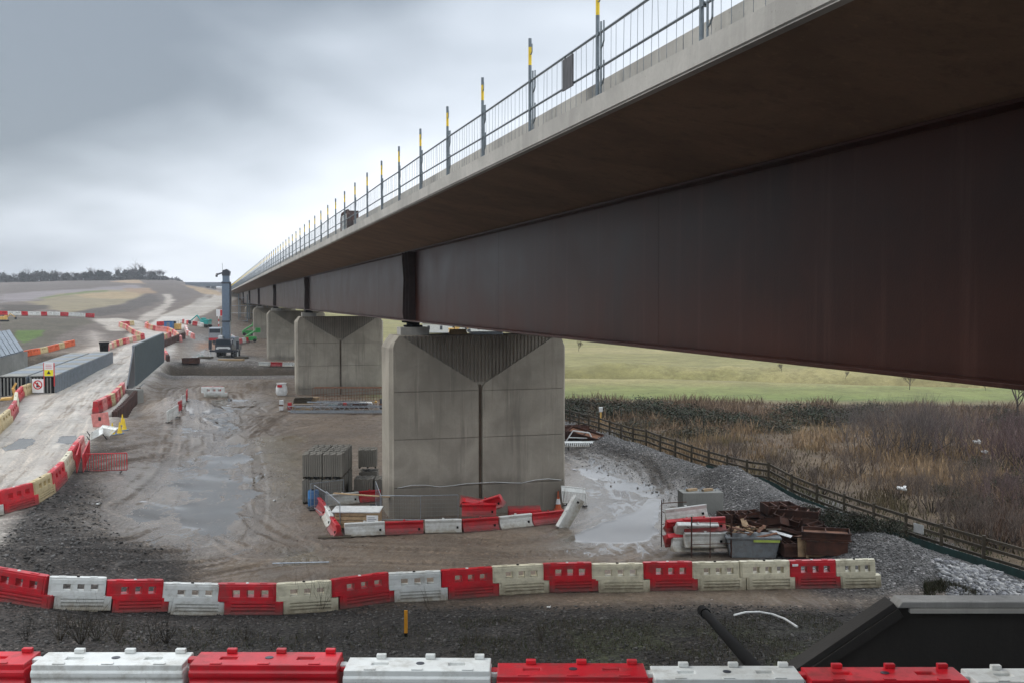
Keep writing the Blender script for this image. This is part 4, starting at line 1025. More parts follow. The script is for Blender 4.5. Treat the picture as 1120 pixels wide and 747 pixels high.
# packs of precast units left of the pier
def pack():
    e = thing('precast_unit_pack', 'pack', 'block pack'); m = MB()
    for i in range(9):
        for j in range(2):
            m.b2((-.52+i*.1165, -.62+j*.625, .1), (-.52+i*.1165+.105, -.62+j*.625+.61, 1.20+.02*((i*7+j) % 3)))
    m.build('units', 'packs', e, bevel=.012)
    for x in (-.45, 0, .45):
        m = MB(); m.b2((x-.05,-.6,0), (x+.05,.6,.098)); m.build('bearer', 'timber_old', e)
    for y in (-.3, .3):
        m = MB(); m.b2((-.532,y-.012,.1), (-.526,y+.012,1.25)); m.b2((.53,y-.012,.1), (.536,y+.012,1.25)); m.b2((-.532,y-.012,1.245), (.536,y+.012,1.251)); m.build('strap', 'black', e)
    return e
PK = Proto(pack()); pc = at(347, 551)
pkl = {(0,0,0):'grey block pack at the front left, bottom layer, behind the wire fence', (1,0,0):'grey block pack at the front right, bottom layer of the block stack', (0,0,1):'grey block pack at the front left, top layer of the block stack', (1,0,1):'grey block pack at the front right, top layer of the block stack'}
pw_ = 1.09
for ix in (0, 1):
    for iy in (0, 1, 2):
        for iz in (0, 1):
            lab = pkl.get((ix,iy,iz), 'grey block pack, %s column, %s row back, %s layer' % (('left','right')[ix], ('','middle','rear')[iy], ('bottom','top')[iz]))
            PK.put((pc.x-.30+ix*pw_+random.uniform(-.02,.02), pc.y+.65+iy*1.33, hz(pc.x, pc.y+1.5)-.03+iz*1.36), .02+random.uniform(-.01,.01), lab, 'packs of precast blocks beside the pier', (1,1,1.08))
for i, (dx, dy, dz, lab) in enumerate(((2.75,2.2,0,'brown block pack lying low between the stack and the pier'), (3.85,2.3,0,'brown block pack nearest the pier'), (2.65,4.6,0,'block pack set back behind the right of the stack, lower one'), (2.6,4.6,1.27,'block pack set back behind the right of the stack, upper one'))):
    PK.put((pc.x+dx-.5, pc.y+dy, hz(pc.x+dx, pc.y+dy)-.03+dz), .03*i, lab, 'packs of precast blocks beside the pier', (1,1,.88))
# timber crate
q = at(393, 577); t = thing('timber_crate', 'pale timber crate with a white top and notice in the pier enclosure', 'crate', q, -.05)
m = MB(); m.b2((-1.05,-.45,.08),(1.0,.5,.84)); m.build('core', 'timber', t)
for k_ in range(4):
    m = MB(); m.b2((-1.08,-.51,.10+k_*.19), (1.04,-.455,.26+k_*.19)); m.build('side_board', 'timber', t, bevel=.01)
m = MB(); m.box((-.1,.1,.88), (2.3,1.3,.05), rz=.03, rx=.03); m.build('lid', 'offwhite', t)
for x in (-.8, 0, .8):
    m = MB(); m.b2((x-.06,-.45,.0),(x+.06,.5,.08)); m.build('runner', 'timber', t)
m = MB(); m.b2((.45,-.535,.3),(1.0,-.515,.72)); m.build('notice', 'signwhite', t); 
m = MB()
for k_ in range(4): m.b2((.5,-.542,.36+k_*.08),(.92-.08*(k_%2),-.537,.385+k_*.08))
m.build('notice_print', 'grey_blue', t)
q = at(398, 560); t = thing('loose_plank', 'long pale plank lying across the crate lid', 'plank', (q.x, q.y-.8, q.z+1.02), -.35); m = MB(); m.b2((-1.6,-.1,0),(1.6,.1,.05)); m.build('plank', 'timber', t, bevel=.01)
q = at(343, 553); t = thing('water_butt', 'small blue plastic drum behind the enclosure fence', 'drum', q); m = MB(); m.lathe([(.27,0),(.3,.1),(.3,.4),(.31,.42),(.3,.45),(.3,.75),(.26,.85)], n=18); m.build('drum', 'blue', t, smooth=True); m = MB(); m.lathe([(.1,.851),(.1,.9)], n=12); m.build('lid', 'black', t)
q = at(366, 588); t = thing('loose_board', 'short weathered board in the mud at the enclosure corner', 'board', q, .1); m = MB(); m.box((0,0,.06),(1.5,.3,.06), rx=.1); m.build('board', 'timber_old', t, bevel=.01)
for k_, (px_, py_, l_) in enumerate(((440,562,1.6),(480,563,2.4),(505,562,2.0),(600,552,1.8))):
    q = at(px_, py_); t = thing('timber_batten', 'thin pale batten on the ground by the pier foot, %s from the left' % od(k_), 'batten', q, .1*k_); m = MB(); m.b2((-l_/2,-.06,0.01),(l_/2,.06,.09)); m.build('batten', 'timber_old', t, bevel=.008)
# hose or cable round the pier
t = thing('pier_strap', 'pale cable clipped along the lowest joint of the nearest pier', 'cable', vw(VC, PIER_U[0], 0), BR); m = MB(); P = [(-4.3+i*.72, -1.53, 1.55+.06*math.sin(i*1.3)-(.05 if i % 3 == 0 else 0)) for i in range(13)]; m.path(P, .018, 0, 6); m.build('cable', 'offwhite', t)

# ------------------------------------------------------------------ concrete block with timbers, rusty steel heap, skip
q = at(766, 560); t = thing('kentledge_block', 'big grey concrete block with timber bearers on top beside the puddle', 'concrete block', q, .10)
m = MB(); m.b2((-1.05,-.5,-.05),(1.05,.55,1.1)); m.build('block', 'block', t, bevel=.03)
for x in (-.45,.35):
    t2 = thing('timber_bearer', ('left' if x < 0 else 'right')+' short timber bearer lying on the big concrete block', 'timber', (q.x+x, q.y, q.z+1.105), .5); m = MB(); m.b2((-.3,-.1,0),(.3,.1,.12)); m.build('timber', 'timber', t2, bevel=.01)
for x, y in ((-.8,.2),(.1,.25),(.75,-.1),(-.1,-.2)):
    m = MB(); m.path([(x,y,1.08),(x,y,1.2),(x+.1,y,1.26),(x+.2,y,1.2),(x+.2,y,1.08)], .018, 0, 6); m.build('lifting_loop', 'galv', t)
def steel_tray(L_=2.0, W_=1.0, Hh=.5, cells=4, holes=True):
    e = thing('steel_formwork_box', 'x', 'steel box'); m = MB(); th_ = .035
    m.b2((-L_/2,-W_/2,0),(L_/2,W_/2,.05)); m.build('base', 'rust', e)
    m = MB(); m.b2((-L_/2,-W_/2,.051),(L_/2,-W_/2+th_,Hh)); m.b2((-L_/2,W_/2-th_,.051),(L_/2,W_/2,Hh)); m.b2((-L_/2,-W_/2+th_+.002,.051),(-L_/2+th_,W_/2-th_-.002,Hh-.003)); m.b2((L_/2-th_,-W_/2+th_+.002,.051),(L_/2,W_/2-th_-.002,Hh-.003)); m.build('rim', 'rust', e)
    for k_ in range(1, cells):
        x = -L_/2+L_*k_/cells; m = MB(); m.b2((x-.03,-W_/2+th_+.003,.052),(x+.03,W_/2-th_-.003,Hh-.05)); m.build('rib', 'rust', e)
    m = MB(); m.b2((-L_/2-.05,-W_/2-.04,Hh-.06),(L_/2+.05,-W_/2-.002,Hh+.02)); m.build('lip', 'rust', e); m = MB(); m.b2((-L_/2-.05,-W_/2-.04,0.0),(L_/2+.05,-W_/2-.002,.08)); m.build('lip', 'rust', e)
    m = MB(); m.b2((-L_/2+.1,-W_/2+.08,Hh*.55),(L_/2-.1,W_/2-.08,Hh*.60)); m.build('deck_plate', 'rust_l', e) if not holes else None
    return e
ST = Proto(steel_tray()); ST2 = Proto(steel_tray(2.6, .9, .42, 2, False)); ST3 = Proto(steel_tray(1.5, 1.3, .75, 3))
def sp(px, py, dz, pr, rz, lab, rot=None, s=(1,1,1)):
    q = hit(px, py); return pr.put((q.x, q.y, q.z+dz*.74), rz, lab, 'rusty steel boxes in the heap at the right', (s[0], s[1], s[2]*.76), rot=Euler(rot) if rot else None)
sp(806, 582, 0, ST3, .3, 'rusty box at the left end of the steel heap, bottom')
sp(806, 580, .72, ST, .1, 'rusty ribbed box stacked on the left end of the steel heap', s=(.85,1,.9))
sp(824, 580, .1, ST3, -.2, 'rusty box second from the left at the back of the steel heap', s=(1,.9,1.3))
sp(826, 597, .25, ST2, -.45, 'long rusty tray sloping down in the left middle of the heap', rot=(.1,.12,-.45))
sp(845, 588, .55, ST2, -.5, 'long rusty tray in the middle of the heap, one level up', rot=(.08,.1,-.5))
sp(848, 600, .1, ST, -.5, 'rusty ribbed box lowest in the middle of the heap')
sp(858, 592, .45, ST2, -.55, 'long rusty tray right of the middle of the heap', rot=(.05,.14,-.55))
sp(852, 577, .1, ST3, .15, 'rusty box under the topmost one at the back of the heap', s=(1.2,1,1))
sp(852, 576, .85, ST3, .1, 'topmost rusty box at the back of the steel heap', s=(.95,.9,.8))
sp(872, 580, .1, ST3, -.3, 'rusty box on the right back of the heap, bottom', s=(1.2,1,1))
sp(871, 579, .8, ST, -.4, 'rusty ribbed box on the right back of the heap, top')
sp(903, 603, 0, ST3, -.2, 'rusty box at the right end of the heap, bottom', s=(1.1,1,1))
sp(903, 602, .76, ST2, -.25, 'rusty flat topped tray on the right end box', s=(.75,1.3,1))
sp(880, 606, .0, ST, -.1, 'rusty ribbed box at the front right of the heap, low', s=(.9,1,1.2))
sp(868, 607, .1, ST, .1, 'rusty ribbed box beside the plywood sheet at the front', s=(.6,1,1.4))
sp(783, 575, .0, ST2, .2, 'low rusty tray behind the rack and the concrete block', s=(.8,1,.9))
rr = random.Random(5)
for k_, (px_, py_, dz_) in enumerate(((795,583,.2),(812,590,.4),(818,584,1.1),(834,584,.9),(838,604,.3),(862,585,1.0),(866,598,.75),(884,590,.5),(890,583,.35),(880,598,.6),(900,592,.5),(846,593,.95))):
    sp(px_, py_, dz_, (ST2, ST, ST3)[k_ % 3], 0, 'rusty steel piece tumbled on the heap, %s of the loose ones from the left' % od(k_), rot=(rr.uniform(-.35,.35), rr.uniform(-.35,.35), rr.uniform(-1.2,1.2)), s=(rr.uniform(.5,.8), rr.uniform(.5,.8), rr.uniform(.35,.6)))
q = at(890, 609, .0); t = thing('plywood_sheet', 'tan plywood sheet leaning on the front of the rusty heap', 'board', (q.x-.0, q.y-.05, q.z), -.1); m = MB(); m.box((0,0,.42),(1.35,.025,.78), rx=-.25); m.build('sheet', 'ply', t)
m = MB(); m.box((-.3,-.06,.42),(.1,.04,.86), rx=-.25); m.build('batten', 'timber', t)
q = at(853, 606, .62); t = thing('metal_offcut', 'shiny pale metal sheet lying on the rusty heap', 'metal sheet', q, -.5); m = MB(); m.box((0,0,.3),(1.0,.3,.02), rx=.1, ry=.2); m.build('sheet', 'offwhite', t)
q = at(822, 607); t = thing('debris_tub', 'grey plastic tub with a lime strap heaped with old boards', 'tub', q, -.08)
m = MB(); prof = [(-.95,0),(.95,0),(1.12,.85),(-1.12,.85)]; m.prism(prof, -.5, .5, axis='y'); m.build('tub', 'lead', t, bevel=.04)
m = MB(); m.b2((-1.18,-.56,.80),(1.18,.56,.90)); m.build('rim', 'lead', t, bevel=.02); m = MB(); m.b2((.0,-.575,.70),(1.1,-.55,.80)); m.build('strap', 'lime', t)
for k_ in range(22):
    t2 = thing('scrap_board', 'scrap timber board, one of the jumble on the grey tub', 'board', (q.x+random.uniform(-.95,.9), q.y+random.uniform(-.4,.5), q.z+.95+.02*k_*.8), 0, 'scrap boards on the tub'); t2.rotation_euler = (random.uniform(-.3,.3), random.uniform(-.3,.3), random.uniform(0,3))
    m = MB(); m.b2((-random.uniform(.25,.55),-.07,0),(random.uniform(.25,.55),.07,.03)); m.build('board', random.choice(['rust_l','ply','timber_old','rust_l']), t2)
q = at(636, 478); sp(632, 478, 0, ST3, .4, 'rusty box in the small heap right of the pier, at the bund', s=(1.6,1,1)); sp(640, 480, .3, ST2, -.5, 'rusty tray in the small heap right of the pier', rot=(.3,.2,-.5)); sp(627, 476, .6, ST, .2, 'rusty ribbed box on top of the small heap right of the pier', s=(1.1,1,.8))
q = at(634, 485); t = thing('steel_trestle', 'pale bent trestle before the small rusty heap right of the pier', 'trestle', q); m = MB(); m.path([(-1.1,0,0),(-.5,0,.95),(.7,0,.8),(1.1,0,0)], .05, 0, 6); m.build('frame', 'offwhite', t); m = MB(); m.tube((-.8,0,.45),(.9,0,.4),.04); m.build('crossbar', 'offwhite', t)
# bins and posts
q = at(657, 466); t = thing('monitoring_post', 'yellow wooden post with a white box on top beside the fence', 'post', q); m = MB(); m.b2((-.07,-.07,-.2),(.07,.07,1.25)); m.build('post', 'mustard', t); m = MB(); m.b2((-.16,-.12,1.25),(.16,.12,1.65)); m.build('box', 'offwhite', t, bevel=.02)
q = at(444, 696); t = thing('marker_post', 'short orange marker post in the dark gravel before the middle row', 'marker post', q); m = MB(); m.b2((-.055,-.02,.12),(.055,.02,.86)); m.build('plate', surf('amber_plastic', (.62,.27,.01), .5, var=.2), t, bevel=.01); m = MB(); m.b2((-.05,-.03,-.1),(.05,.03,.12)); m.build('foot', 'black', t)
# hose, black pipe
pts = [(803,676),(815,673),(830,672.5),(845,675),(858,680),(872,689)]
P = [at(*p_, .12) for p_ in pts]; t = thing('white_hose', 'white plastic hose lying in a curve on the dark gravel', 'hose', P[0]); m = MB(); m.path([tuple(p_-P[0]) for p_ in P], .035, 0, 8); m.build('hose', 'offwhite', t, smooth=True)
a = at(768, 683, .5); b_ = GY(835, 740, 18.3); t = thing('black_duct', 'thick black duct sticking up out of the bank at the bottom right', 'pipe', b_); m = MB(); v_ = a-b_; m.tube((0,0,0), tuple(v_*.93), .13, 0, 12); m.build('pipe', 'black', t, smooth=True); m = MB(); m.tube(tuple(v_*.90), tuple(v_), .17, 0, 12); m.build('collar', 'black', t, smooth=True)
# wing wall at the bottom right
Yw = 21.0
def wz(py, Y): return CZ+ray(560, py).z*Y
def wx(px, Y): return (px-PX0)/F*Y
zt = wz(657, Yw); xk = wx(985, Yw); xl = wx(888, Yw-.2); zl = wz(728, Yw); sl_ = (zt-zl)/(xk-xl); zb = 2.0; xb = xk-(zt-zb)/sl_
t = thing('wing_wall', 'dark concrete wing wall with a pale level coping and a sloping left end', 'wall', (0,0,0))
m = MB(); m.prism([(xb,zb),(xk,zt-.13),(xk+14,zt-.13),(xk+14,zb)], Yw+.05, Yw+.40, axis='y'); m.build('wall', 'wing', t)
m = MB(); m.prism([(xk,zt-.13+.002),(xk+.1,zt),(xk+14,zt),(xk+14,zt-.13+.002)], Yw-.06, Yw+.45, axis='y'); m.build('coping', 'coping', t, bevel=.02)
m = MB(); m.b2((xk+.25,Yw-.10,zt-.22),(xk+14,Yw+.048,zt-.135)); m.build('drip_course', 'deck', t)
m = MB(); n_ = Vector((-(zt-zb), 0, (xk-xb))).normalized()
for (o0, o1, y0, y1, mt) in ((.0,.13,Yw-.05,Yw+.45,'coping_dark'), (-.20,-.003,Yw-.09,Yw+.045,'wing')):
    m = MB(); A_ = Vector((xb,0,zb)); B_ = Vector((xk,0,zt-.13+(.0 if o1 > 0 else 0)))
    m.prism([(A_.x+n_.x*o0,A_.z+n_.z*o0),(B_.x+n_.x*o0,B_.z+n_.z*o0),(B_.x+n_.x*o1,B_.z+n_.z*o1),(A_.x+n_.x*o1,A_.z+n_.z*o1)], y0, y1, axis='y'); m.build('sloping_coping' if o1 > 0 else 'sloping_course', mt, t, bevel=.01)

# ------------------------------------------------------------------ timber post and rail fence by the bund
Fp = [Vector((p[0], p[1], hz(p[0], p[1]))) for p in FENCE]
S = [0]
for a, b in zip(Fp[:-1], Fp[1:]): S.append(S[-1]+(b-a).length)
t = thing('timber_fence', 'weathered timber post and rail fence along the foot of the gravel bund', 'fence', Fp[0])
def fat(s):
    for i in range(len(Fp)-1):
        if s <= S[i+1] or i == len(Fp)-2:
            q = Fp[i].lerp(Fp[i+1], (s-S[i])/(S[i+1]-S[i])); q.z = hz(q.x, q.y); return q
n = int(S[-1]/2.3); pf = [fat(S[-1]*i/n) for i in range(n+1)]; O = Fp[0]
for i, p_ in enumerate(pf):
    m = MB(); d_ = p_-O; m.box((d_.x,d_.y,d_.z+.45),(.13,.13,1.6), rz=-.3, rx=random.uniform(-.02,.02)); m.build('post', 'timber_old', t)
for i in range(n):
    for zz in (.35,.72,1.08):
        m = MB(); a = pf[i]-O; b = pf[i+1]-O; y_ = (b-a).xy.normalized(); off = Vector((y_.y,-y_.x,0))*-.085
        A_ = a+off; B_ = b+off; w_ = Vector((0,0,.06)); tk = off*.4
        vs = [A_-w_-tk, B_-w_-tk, B_+w_-tk, A_+w_-tk, A_-w_+tk, B_-w_+tk, B_+w_+tk, A_+w_+tk]; vs = [tuple(v+Vector((0,0,zz))) for v in vs]
        m.add(vs, [(0,1,2,3),(7,6,5,4),(0,4,5,1),(1,5,6,2),(2,6,7,3),(3,7,4,0)]); m.build('rail', 'timber_old', t)
q = pf[-7]; m = MB(); d_ = q-O; 
tt = thing('fence_sign', 'small blank white sign fixed to the timber fence above the rusty heap', 'sign', fat(S[-1]*.80)+Vector((-.12,-.2,.78)), -1.2); m = MB(); m.b2((-.3,-.01,-.2),(.3,.01,.2)); m.build('plate', 'offwhite', tt)
tt = thing('silt_netting', 'dark green debris netting along the foot of the fence', 'netting', O); m = MB(); g_ = [fat(S[-1]*(.50+.5*i/40))-O for i in range(41)]
for a, b in zip(g_[:-1], g_[1:]):
    o_ = Vector((-.22,-.06,0)); m.add([tuple(a+o_), tuple(b+o_), tuple(b+o_*.8+Vector((0,0,.33))), tuple(a+o_*.8+Vector((0,0,.33)))], [(0,1,2,3)])
M['net'] = surf('green_net', (.012,.045,.04), .8, var=.4, scale=2); nt_ = m.build('net', 'net', tt); md = nt_.modifiers.new('thick', 'SOLIDIFY'); md.thickness = .02

# ------------------------------------------------------------------ left: temporary bridge, ramp, sheet piles, signs
def wall_panel(e, name, P0, P1, z0a, z1a, z0b, z1b, thick, mat, corr=.0, pitch=.35):
    """upright ribbed sheet between two plan points; heights given at both ends"""
    d = (Vector(P1)-Vector(P0)); Ln = d.length; d.normalize(); nrm = Vector((d.y,-d.x)); m = MB(); n = max(1, int(Ln/pitch)*2) if corr else 1
    fr = []; 
    for i in range(n+1):
        s_ = Ln*i/n; off = (corr if (i//1) % 4 in (1,2) else 0) if corr else 0
        x = P0[0]+d.x*s_+nrm.x*off; y = P0[1]+d.y*s_+nrm.y*off; k_ = i/n
        fr.append((x, y, z0a+(z0b-z0a)*k_, z1a+(z1b-z1a)*k_))
    for a, b in zip(fr[:-1], fr[1:]):
        o_ = (-nrm.x*thick, -nrm.y*thick)
        vs = [(a[0],a[1],a[2]),(b[0],b[1],b[2]),(b[0],b[1],b[3]),(a[0],a[1],a[3])]; vs += [(v[0]+o_[0],v[1]+o_[1],v[2]) for v in vs]
        m.add(vs, [(0,1,2,3),(7,6,5,4),(0,4,5,1),(2,6,7,3),(0,3,7,4),(1,5,6,2)])
    return m.build(name, mat, e)
R0 = Vector((-38.3,105.5)); R1 = Vector((-50.8,154.5)); dr = (R1-R0).normalized()
t = thing('bridge_parapet_screen', 'tall blue grey ribbed steel screen on the right side of the temporary bridge', 'screen', (0,0,0))
Ra = R0+dr*7.5
wall_panel(t, 'outer_sheet', Ra, R1, 1.2, 6.0, 1.4, 6.0, .12, 'screen', .10, .45)
wall_panel(t, 'front_post', Ra-dr*.35, Ra, 1.2, 6.1, 1.2, 6.1, .25, 'galv')
wall_panel(t, 'sloping_end', R0, Ra-dr*.4, 1.0, 2.4, 1.0, 5.95, .14, 'dark')
wall_panel(t, 'top_rail', Ra, R1, 6.002, 6.14, 6.002, 6.14, .2, 'galv')
wall_panel(t, 'lower_girder', (Ra.x+.55,Ra.y), (R1.x+.55,R1.y), .3, 1.7, .5, 1.7, .35, 'screen')
wall_panel(t, 'walkway_edge', (R0.x+.9,R0.y), (Ra.x+.9,Ra.y), .5, 1.5, .5, 1.5, .3, 'galv')
q = Vector((R0.x+.2, R0.y-.6)); t = thing('bridge_end_block', 'pale ribbed gabion block at the near end of the steel screen', 'block', (q.x, q.y, .8), -.25)
m = MB()
for k_ in range(5): m.b2((-.2+k_*.32,-.5,-.6),(-.2+k_*.32+.24,.6,1.3))
m.b2((-.25,-.45,-.6),(1.4,.55,1.2)); m.build('block', 'block', t, bevel=.02)
# left parapet: two long ribbed box troughs
L0_ = Vector((-45.3,105.0)); 
for k_, (off, wd, lab) in enumerate(((0, 2.4, 'right one of two long grey steel box beams left of the temporary bridge'), (2.65, 2.5, 'left one of two long grey steel box beams left of the temporary bridge'))):
    t = thing('steel_box_beam', lab, 'box beam', (0,0,0), 0, 'box beams beside the temporary bridge'); nn_ = Vector((dr.y,-dr.x)); P0 = L0_-nn_*off; P1 = P0+dr*(48-3*k_)
    wall_panel(t, 'side_sheet', P0, P1, 1.5, 3.35, 1.9, 3.45, .1, 'grey_blue', .09, .5)
    wall_panel(t, 'far_sheet', P0-nn_*(wd-.1), P1-nn_*(wd-.1), 1.5, 3.35, 1.9, 3.45, .1, 'grey_blue', 0)
    m = MB(); seg = 11
    for s_ in range(seg):
        a = P0+dr*(48-3*k_)*s_/seg; b = P0+dr*((48-3*k_)*(s_+1)/seg-.06); m.add([(a.x,a.y,3.36+.01*s_),(b.x,b.y,3.36+.01*s_),(b.x-nn_.x*wd,b.y-nn_.y*wd,3.36+.01*s_),(a.x-nn_.x*wd,a.y-nn_.y*wd,3.36+.01*s_),(a.x,a.y,3.44+.01*s_),(b.x,b.y,3.44+.01*s_),(b.x-nn_.x*wd,b.y-nn_.y*wd,3.44+.01*s_),(a.x-nn_.x*wd,a.y-nn_.y*wd,3.44+.01*s_)], [(0,1,2,3),(7,6,5,4),(0,4,5,1),(1,5,6,2),(2,6,7,3),(3,7,4,0)], s_ % 2)
    m.build('top_plate', [surf('wet_top_plate', (.22,.23,.23), .28, .1, var=.3, scale=1.2) if 'topp' not in M else M['topp'], 'offwhite' if k_ == 0 else 'grey_blue'], t) if False else m.build('top_plate', ['block', 'grey_blue'], t)
    m = MB()
    for j_ in range(8):
        a = P0-nn_*(.12+(wd-.3)*j_/7); m.box((a.x, a.y-.06, 2.4), (.13,.1,1.75), rz=0)
    m.build('end_slats', 'block', t); 
    m = MB(); a = P0-nn_*(wd/2); m.box((a.x, a.y+.15, 2.35), (wd-.2,.1,1.9)); m.build('end_shade_sheet', 'black', t)  # black sheet behind the slats stands in for shade inside the beam
# big ribbed ramp plate at the left edge
Ya = 118
A_ = GY(-45, 404, Ya); B_ = GY(26, 384, Ya+9); C_ = GY(11, 362, Ya+13); D_ = GY(-60, 372, Ya+5)
t = thing('steel_ramp', 'grey ribbed steel ramp tilted up at the left edge of the picture', 'ramp', A_); m = MB()
ex = (B_-A_); ey = (C_-B_); n_ = 14
for k_ in range(n_):
    a = ex*(k_/n_); b = ex*((k_+.86)/n_); u_ = ex.cross(ey).normalized()*.12
    c0 = D_-A_; m.add([tuple(a), tuple(b), tuple(b+(ey*(k_/n_)+c0*(1-k_/n_))), tuple(a+(ey*(k_/n_)+c0*(1-k_/n_)))]+[tuple(v+u_) for v in (a, b, b+(ey*(k_/n_)+c0*(1-k_/n_)), a+(ey*(k_/n_)+c0*(1-k_/n_)))], [(0,1,2,3),(7,6,5,4),(0,4,5,1),(1,5,6,2),(2,6,7,3),(3,7,4,0)])
m.build('ribbed_plate', 'grey_blue', t)
m = MB(); vs = [Vector((0,0,0)), ex, ey+ex, c0]; m.add([tuple(v) for v in vs]+[tuple(v+Vector((0,.0,-.04))) for v in vs], [(0,1,2,3),(7,6,5,4),(0,4,5,1),(1,5,6,2),(2,6,7,3),(3,7,4,0)]); m.build('base_plate', 'galv', t)
m = MB(); h_ = Vector((0,0,-2.2)); dn = Vector((0,0,-.06)); m.add([tuple(dn), tuple(ex+dn), tuple(ex+h_), tuple(h_), tuple(dn+Vector((0,1,0))), tuple(ex+dn+Vector((0,1,0))), tuple(ex+h_+Vector((0,1,0))), tuple(h_+Vector((0,1,0)))], [(0,1,2,3),(7,6,5,4),(0,4,5,1),(1,5,6,2),(2,6,7,3),(3,7,4,0)]); m.build('plinth', 'block', t)
m = MB(); e2 = ex+ey; m.add([tuple(ex+dn), tuple(e2+dn), tuple(e2*1+h_+Vector((0,0,-2.6))), tuple(ex+h_)], [(0,1,2,3)]); m.build('end_plate', 'grey_blue', t)
# sheet pile walls
t = thing('sheet_pile_wall', 'dark rusty sheet pile wall holding up the haul road near the bridge', 'retaining wall', (0,0,0)); Pq = [Vector((-31.9,84.6)), Vector((-33.4,90.5)), Vector((-35.7,99)), Vector((-38.2,108))]
for a, b in zip(Pq[:-1], Pq[1:]): wall_panel(t, 'pile_sheet', a, b, -.8, 2.0, -.8, 2.0, .12, 'sheetpile', .28, .6)
t = thing('far_sheet_pile_wall', 'dark rusty sheet pile wall beyond the temporary bridge', 'retaining wall', (0,0,0))
Pa = Vector((-50.4,155)); Pb = Vector((-61,183)); Pc = Vector((-63.5,205))
for a, b, z1, z2 in ((Pa,Pb,2.7,3.6),(Pb,Pc,3.6,4.6)): wall_panel(t, 'pile_sheet', a, b, -.5, z1, .6, z2, .15, 'sheetpile', .35, .7)
for k_, (px_, py_) in enumerate(((122,478),(122,478))):
    pass
# barriers on top of the sheet piles near the bridge
row_even('far', [(-33.9,86,1.62),(-35.3,93.5,1.65),(-38.6,105,1.72)], ['red','pink','red','ochre'], lambda o, c_, i: '%s %s barrier from the near end above the sheet piles' % (o, c_), 'barriers above the near sheet piles')
row_even('far', [(-51.5,158,2.0),(-56,170,2.3),(-62.6,186,3.0),(-64.5,200,3.9)], ['pink','red','pink','ochre'], lambda o, c_, i: '%s %s barrier from the near end above the far sheet piles' % (o, c_), 'barriers above the far sheet piles')
q = at(110,467); t = thing('road_sign_board', 'orange red warning board leaning beside the fallen white barrier', 'sign', q, -.3); m = MB(); m.box((0,0,.55),(1.5,.04,1.0), ry=-.15); m.build('board', 'pink', t, bevel=.02); m = MB(); m.box((-.05,-.03,.62),(.22,.01,.28)); m.build('symbol', 'signblack', t)
# signs before the box beams
q = Vector((-44.3-1.35,104.0,1.6)); 
def disc(m, c, r, mi, yo, n=24, r0=0):
    o = len(m.v)
    for k_ in range(n):
        a = 2*PI*k_/n; m.v.append((c[0]+r*math.cos(a), yo, c[1]+r*math.sin(a)))
        if r0: m.v.append((c[0]+r0*math.cos(a), yo, c[1]+r0*math.sin(a)))
    if r0:
        for k_ in range(n): j = (k_+1) % n; m.f.append([o+2*k_, o+2*j, o+2*j+1, o+2*k_+1]); m.m.append(mi)
    else: m.f.append([o+k_ for k_ in range(n)]); m.m.append(mi)
sgn = GY(41.5, 427, 103.5)
t = thing('prohibition_sign', 'square white sign with a red ring and black figure before the box beams', 'sign', sgn)
m = MB(); m.b2((-.55,-.02,-.2),(.55,.02,1.15)); m.build('plate', 'signwhite', t); m = MB(); disc(m, (0,.58), .46, 0, -.026, r0=.34); m.add([(-.36,-.028,.80),(-.26,-.028,.90),(.36,-.028,.36),(.26,-.028,.26)], [(0,1,2,3)]); m.build('ring', 'signred', t)
m = MB(); disc(m, (-.02,.74), .08, 0, -.024); m.add([(-.14,-.024,.64),(.10,-.024,.64),(.14,-.024,.34),(-.16,-.024,.34)], [(0,1,2,3)]); m.build('figure', 'signblack', t)
m = MB(); m.tube((0,.06,-.9),(0,.06,1.0),.04); m.build('pole', 'galv', t)
sgn = GY(53.5, 411, 103.8)
t = thing('warning_sign', 'white sign with a yellow warning triangle panel above the box beam end', 'sign', sgn)
m = MB(); m.b2((-.45,-.02,0),(.45,.02,1.35)); m.build('plate', 'signwhite', t); m = MB(); m.add([(-.43,-.026,.02),(.43,-.026,.02),(.43,-.026,.62),(-.43,-.026,.62)], [(0,1,2,3)]); m.build('yellow_panel', 'signyellow', t)
m = MB(); m.add([(-.2,-.03,.2),(.2,-.03,.2),(0,-.03,.56)], [(0,1,2)]); m.build('triangle', 'signblack', t); m = MB()
for k_ in range(3): m.add([(-.3,-.028,.78+k_*.15),(.3,-.028,.78+k_*.15),(.3,-.028,.82+k_*.15),(-.3,-.028,.82+k_*.15)], [(0,1,2,3)])
m.build('text_lines', 'signred', t)
for s_ in (-.5,.5):
    m = MB(); m.tube((s_,0.04,-1.0),(s_,.04,1.3),.05); m.build('pole', 'signred', t)
q = at(114, 392); t = thing('black_bin', 'black upright bin at the far end of the box beams', 'bin', q); m = MB(); m.lathe([(.55,0),(.72,2.2),(.8,2.25),(.8,2.5)], n=4); m.build('bin', 'black', t); 
q = at(9, 437); t = thing('digger_bucket', 'tan excavator bucket lying at the road edge by the box beams', 'bucket', q, .4); m = MB(); m.prism([(-.7,0),(.5,0),(.8,.5),(.5,1.1),(.3,1.1),(.45,.55),(.3,.25),(-.6,.2)], -.5, .5, axis='y'); m.build('shell', 'mustard', t, bevel=.02); m = MB(); m.box((.55,0,1.3),(.2,.3,.6), ry=.5); m.build('bracket', 'mustard', t)

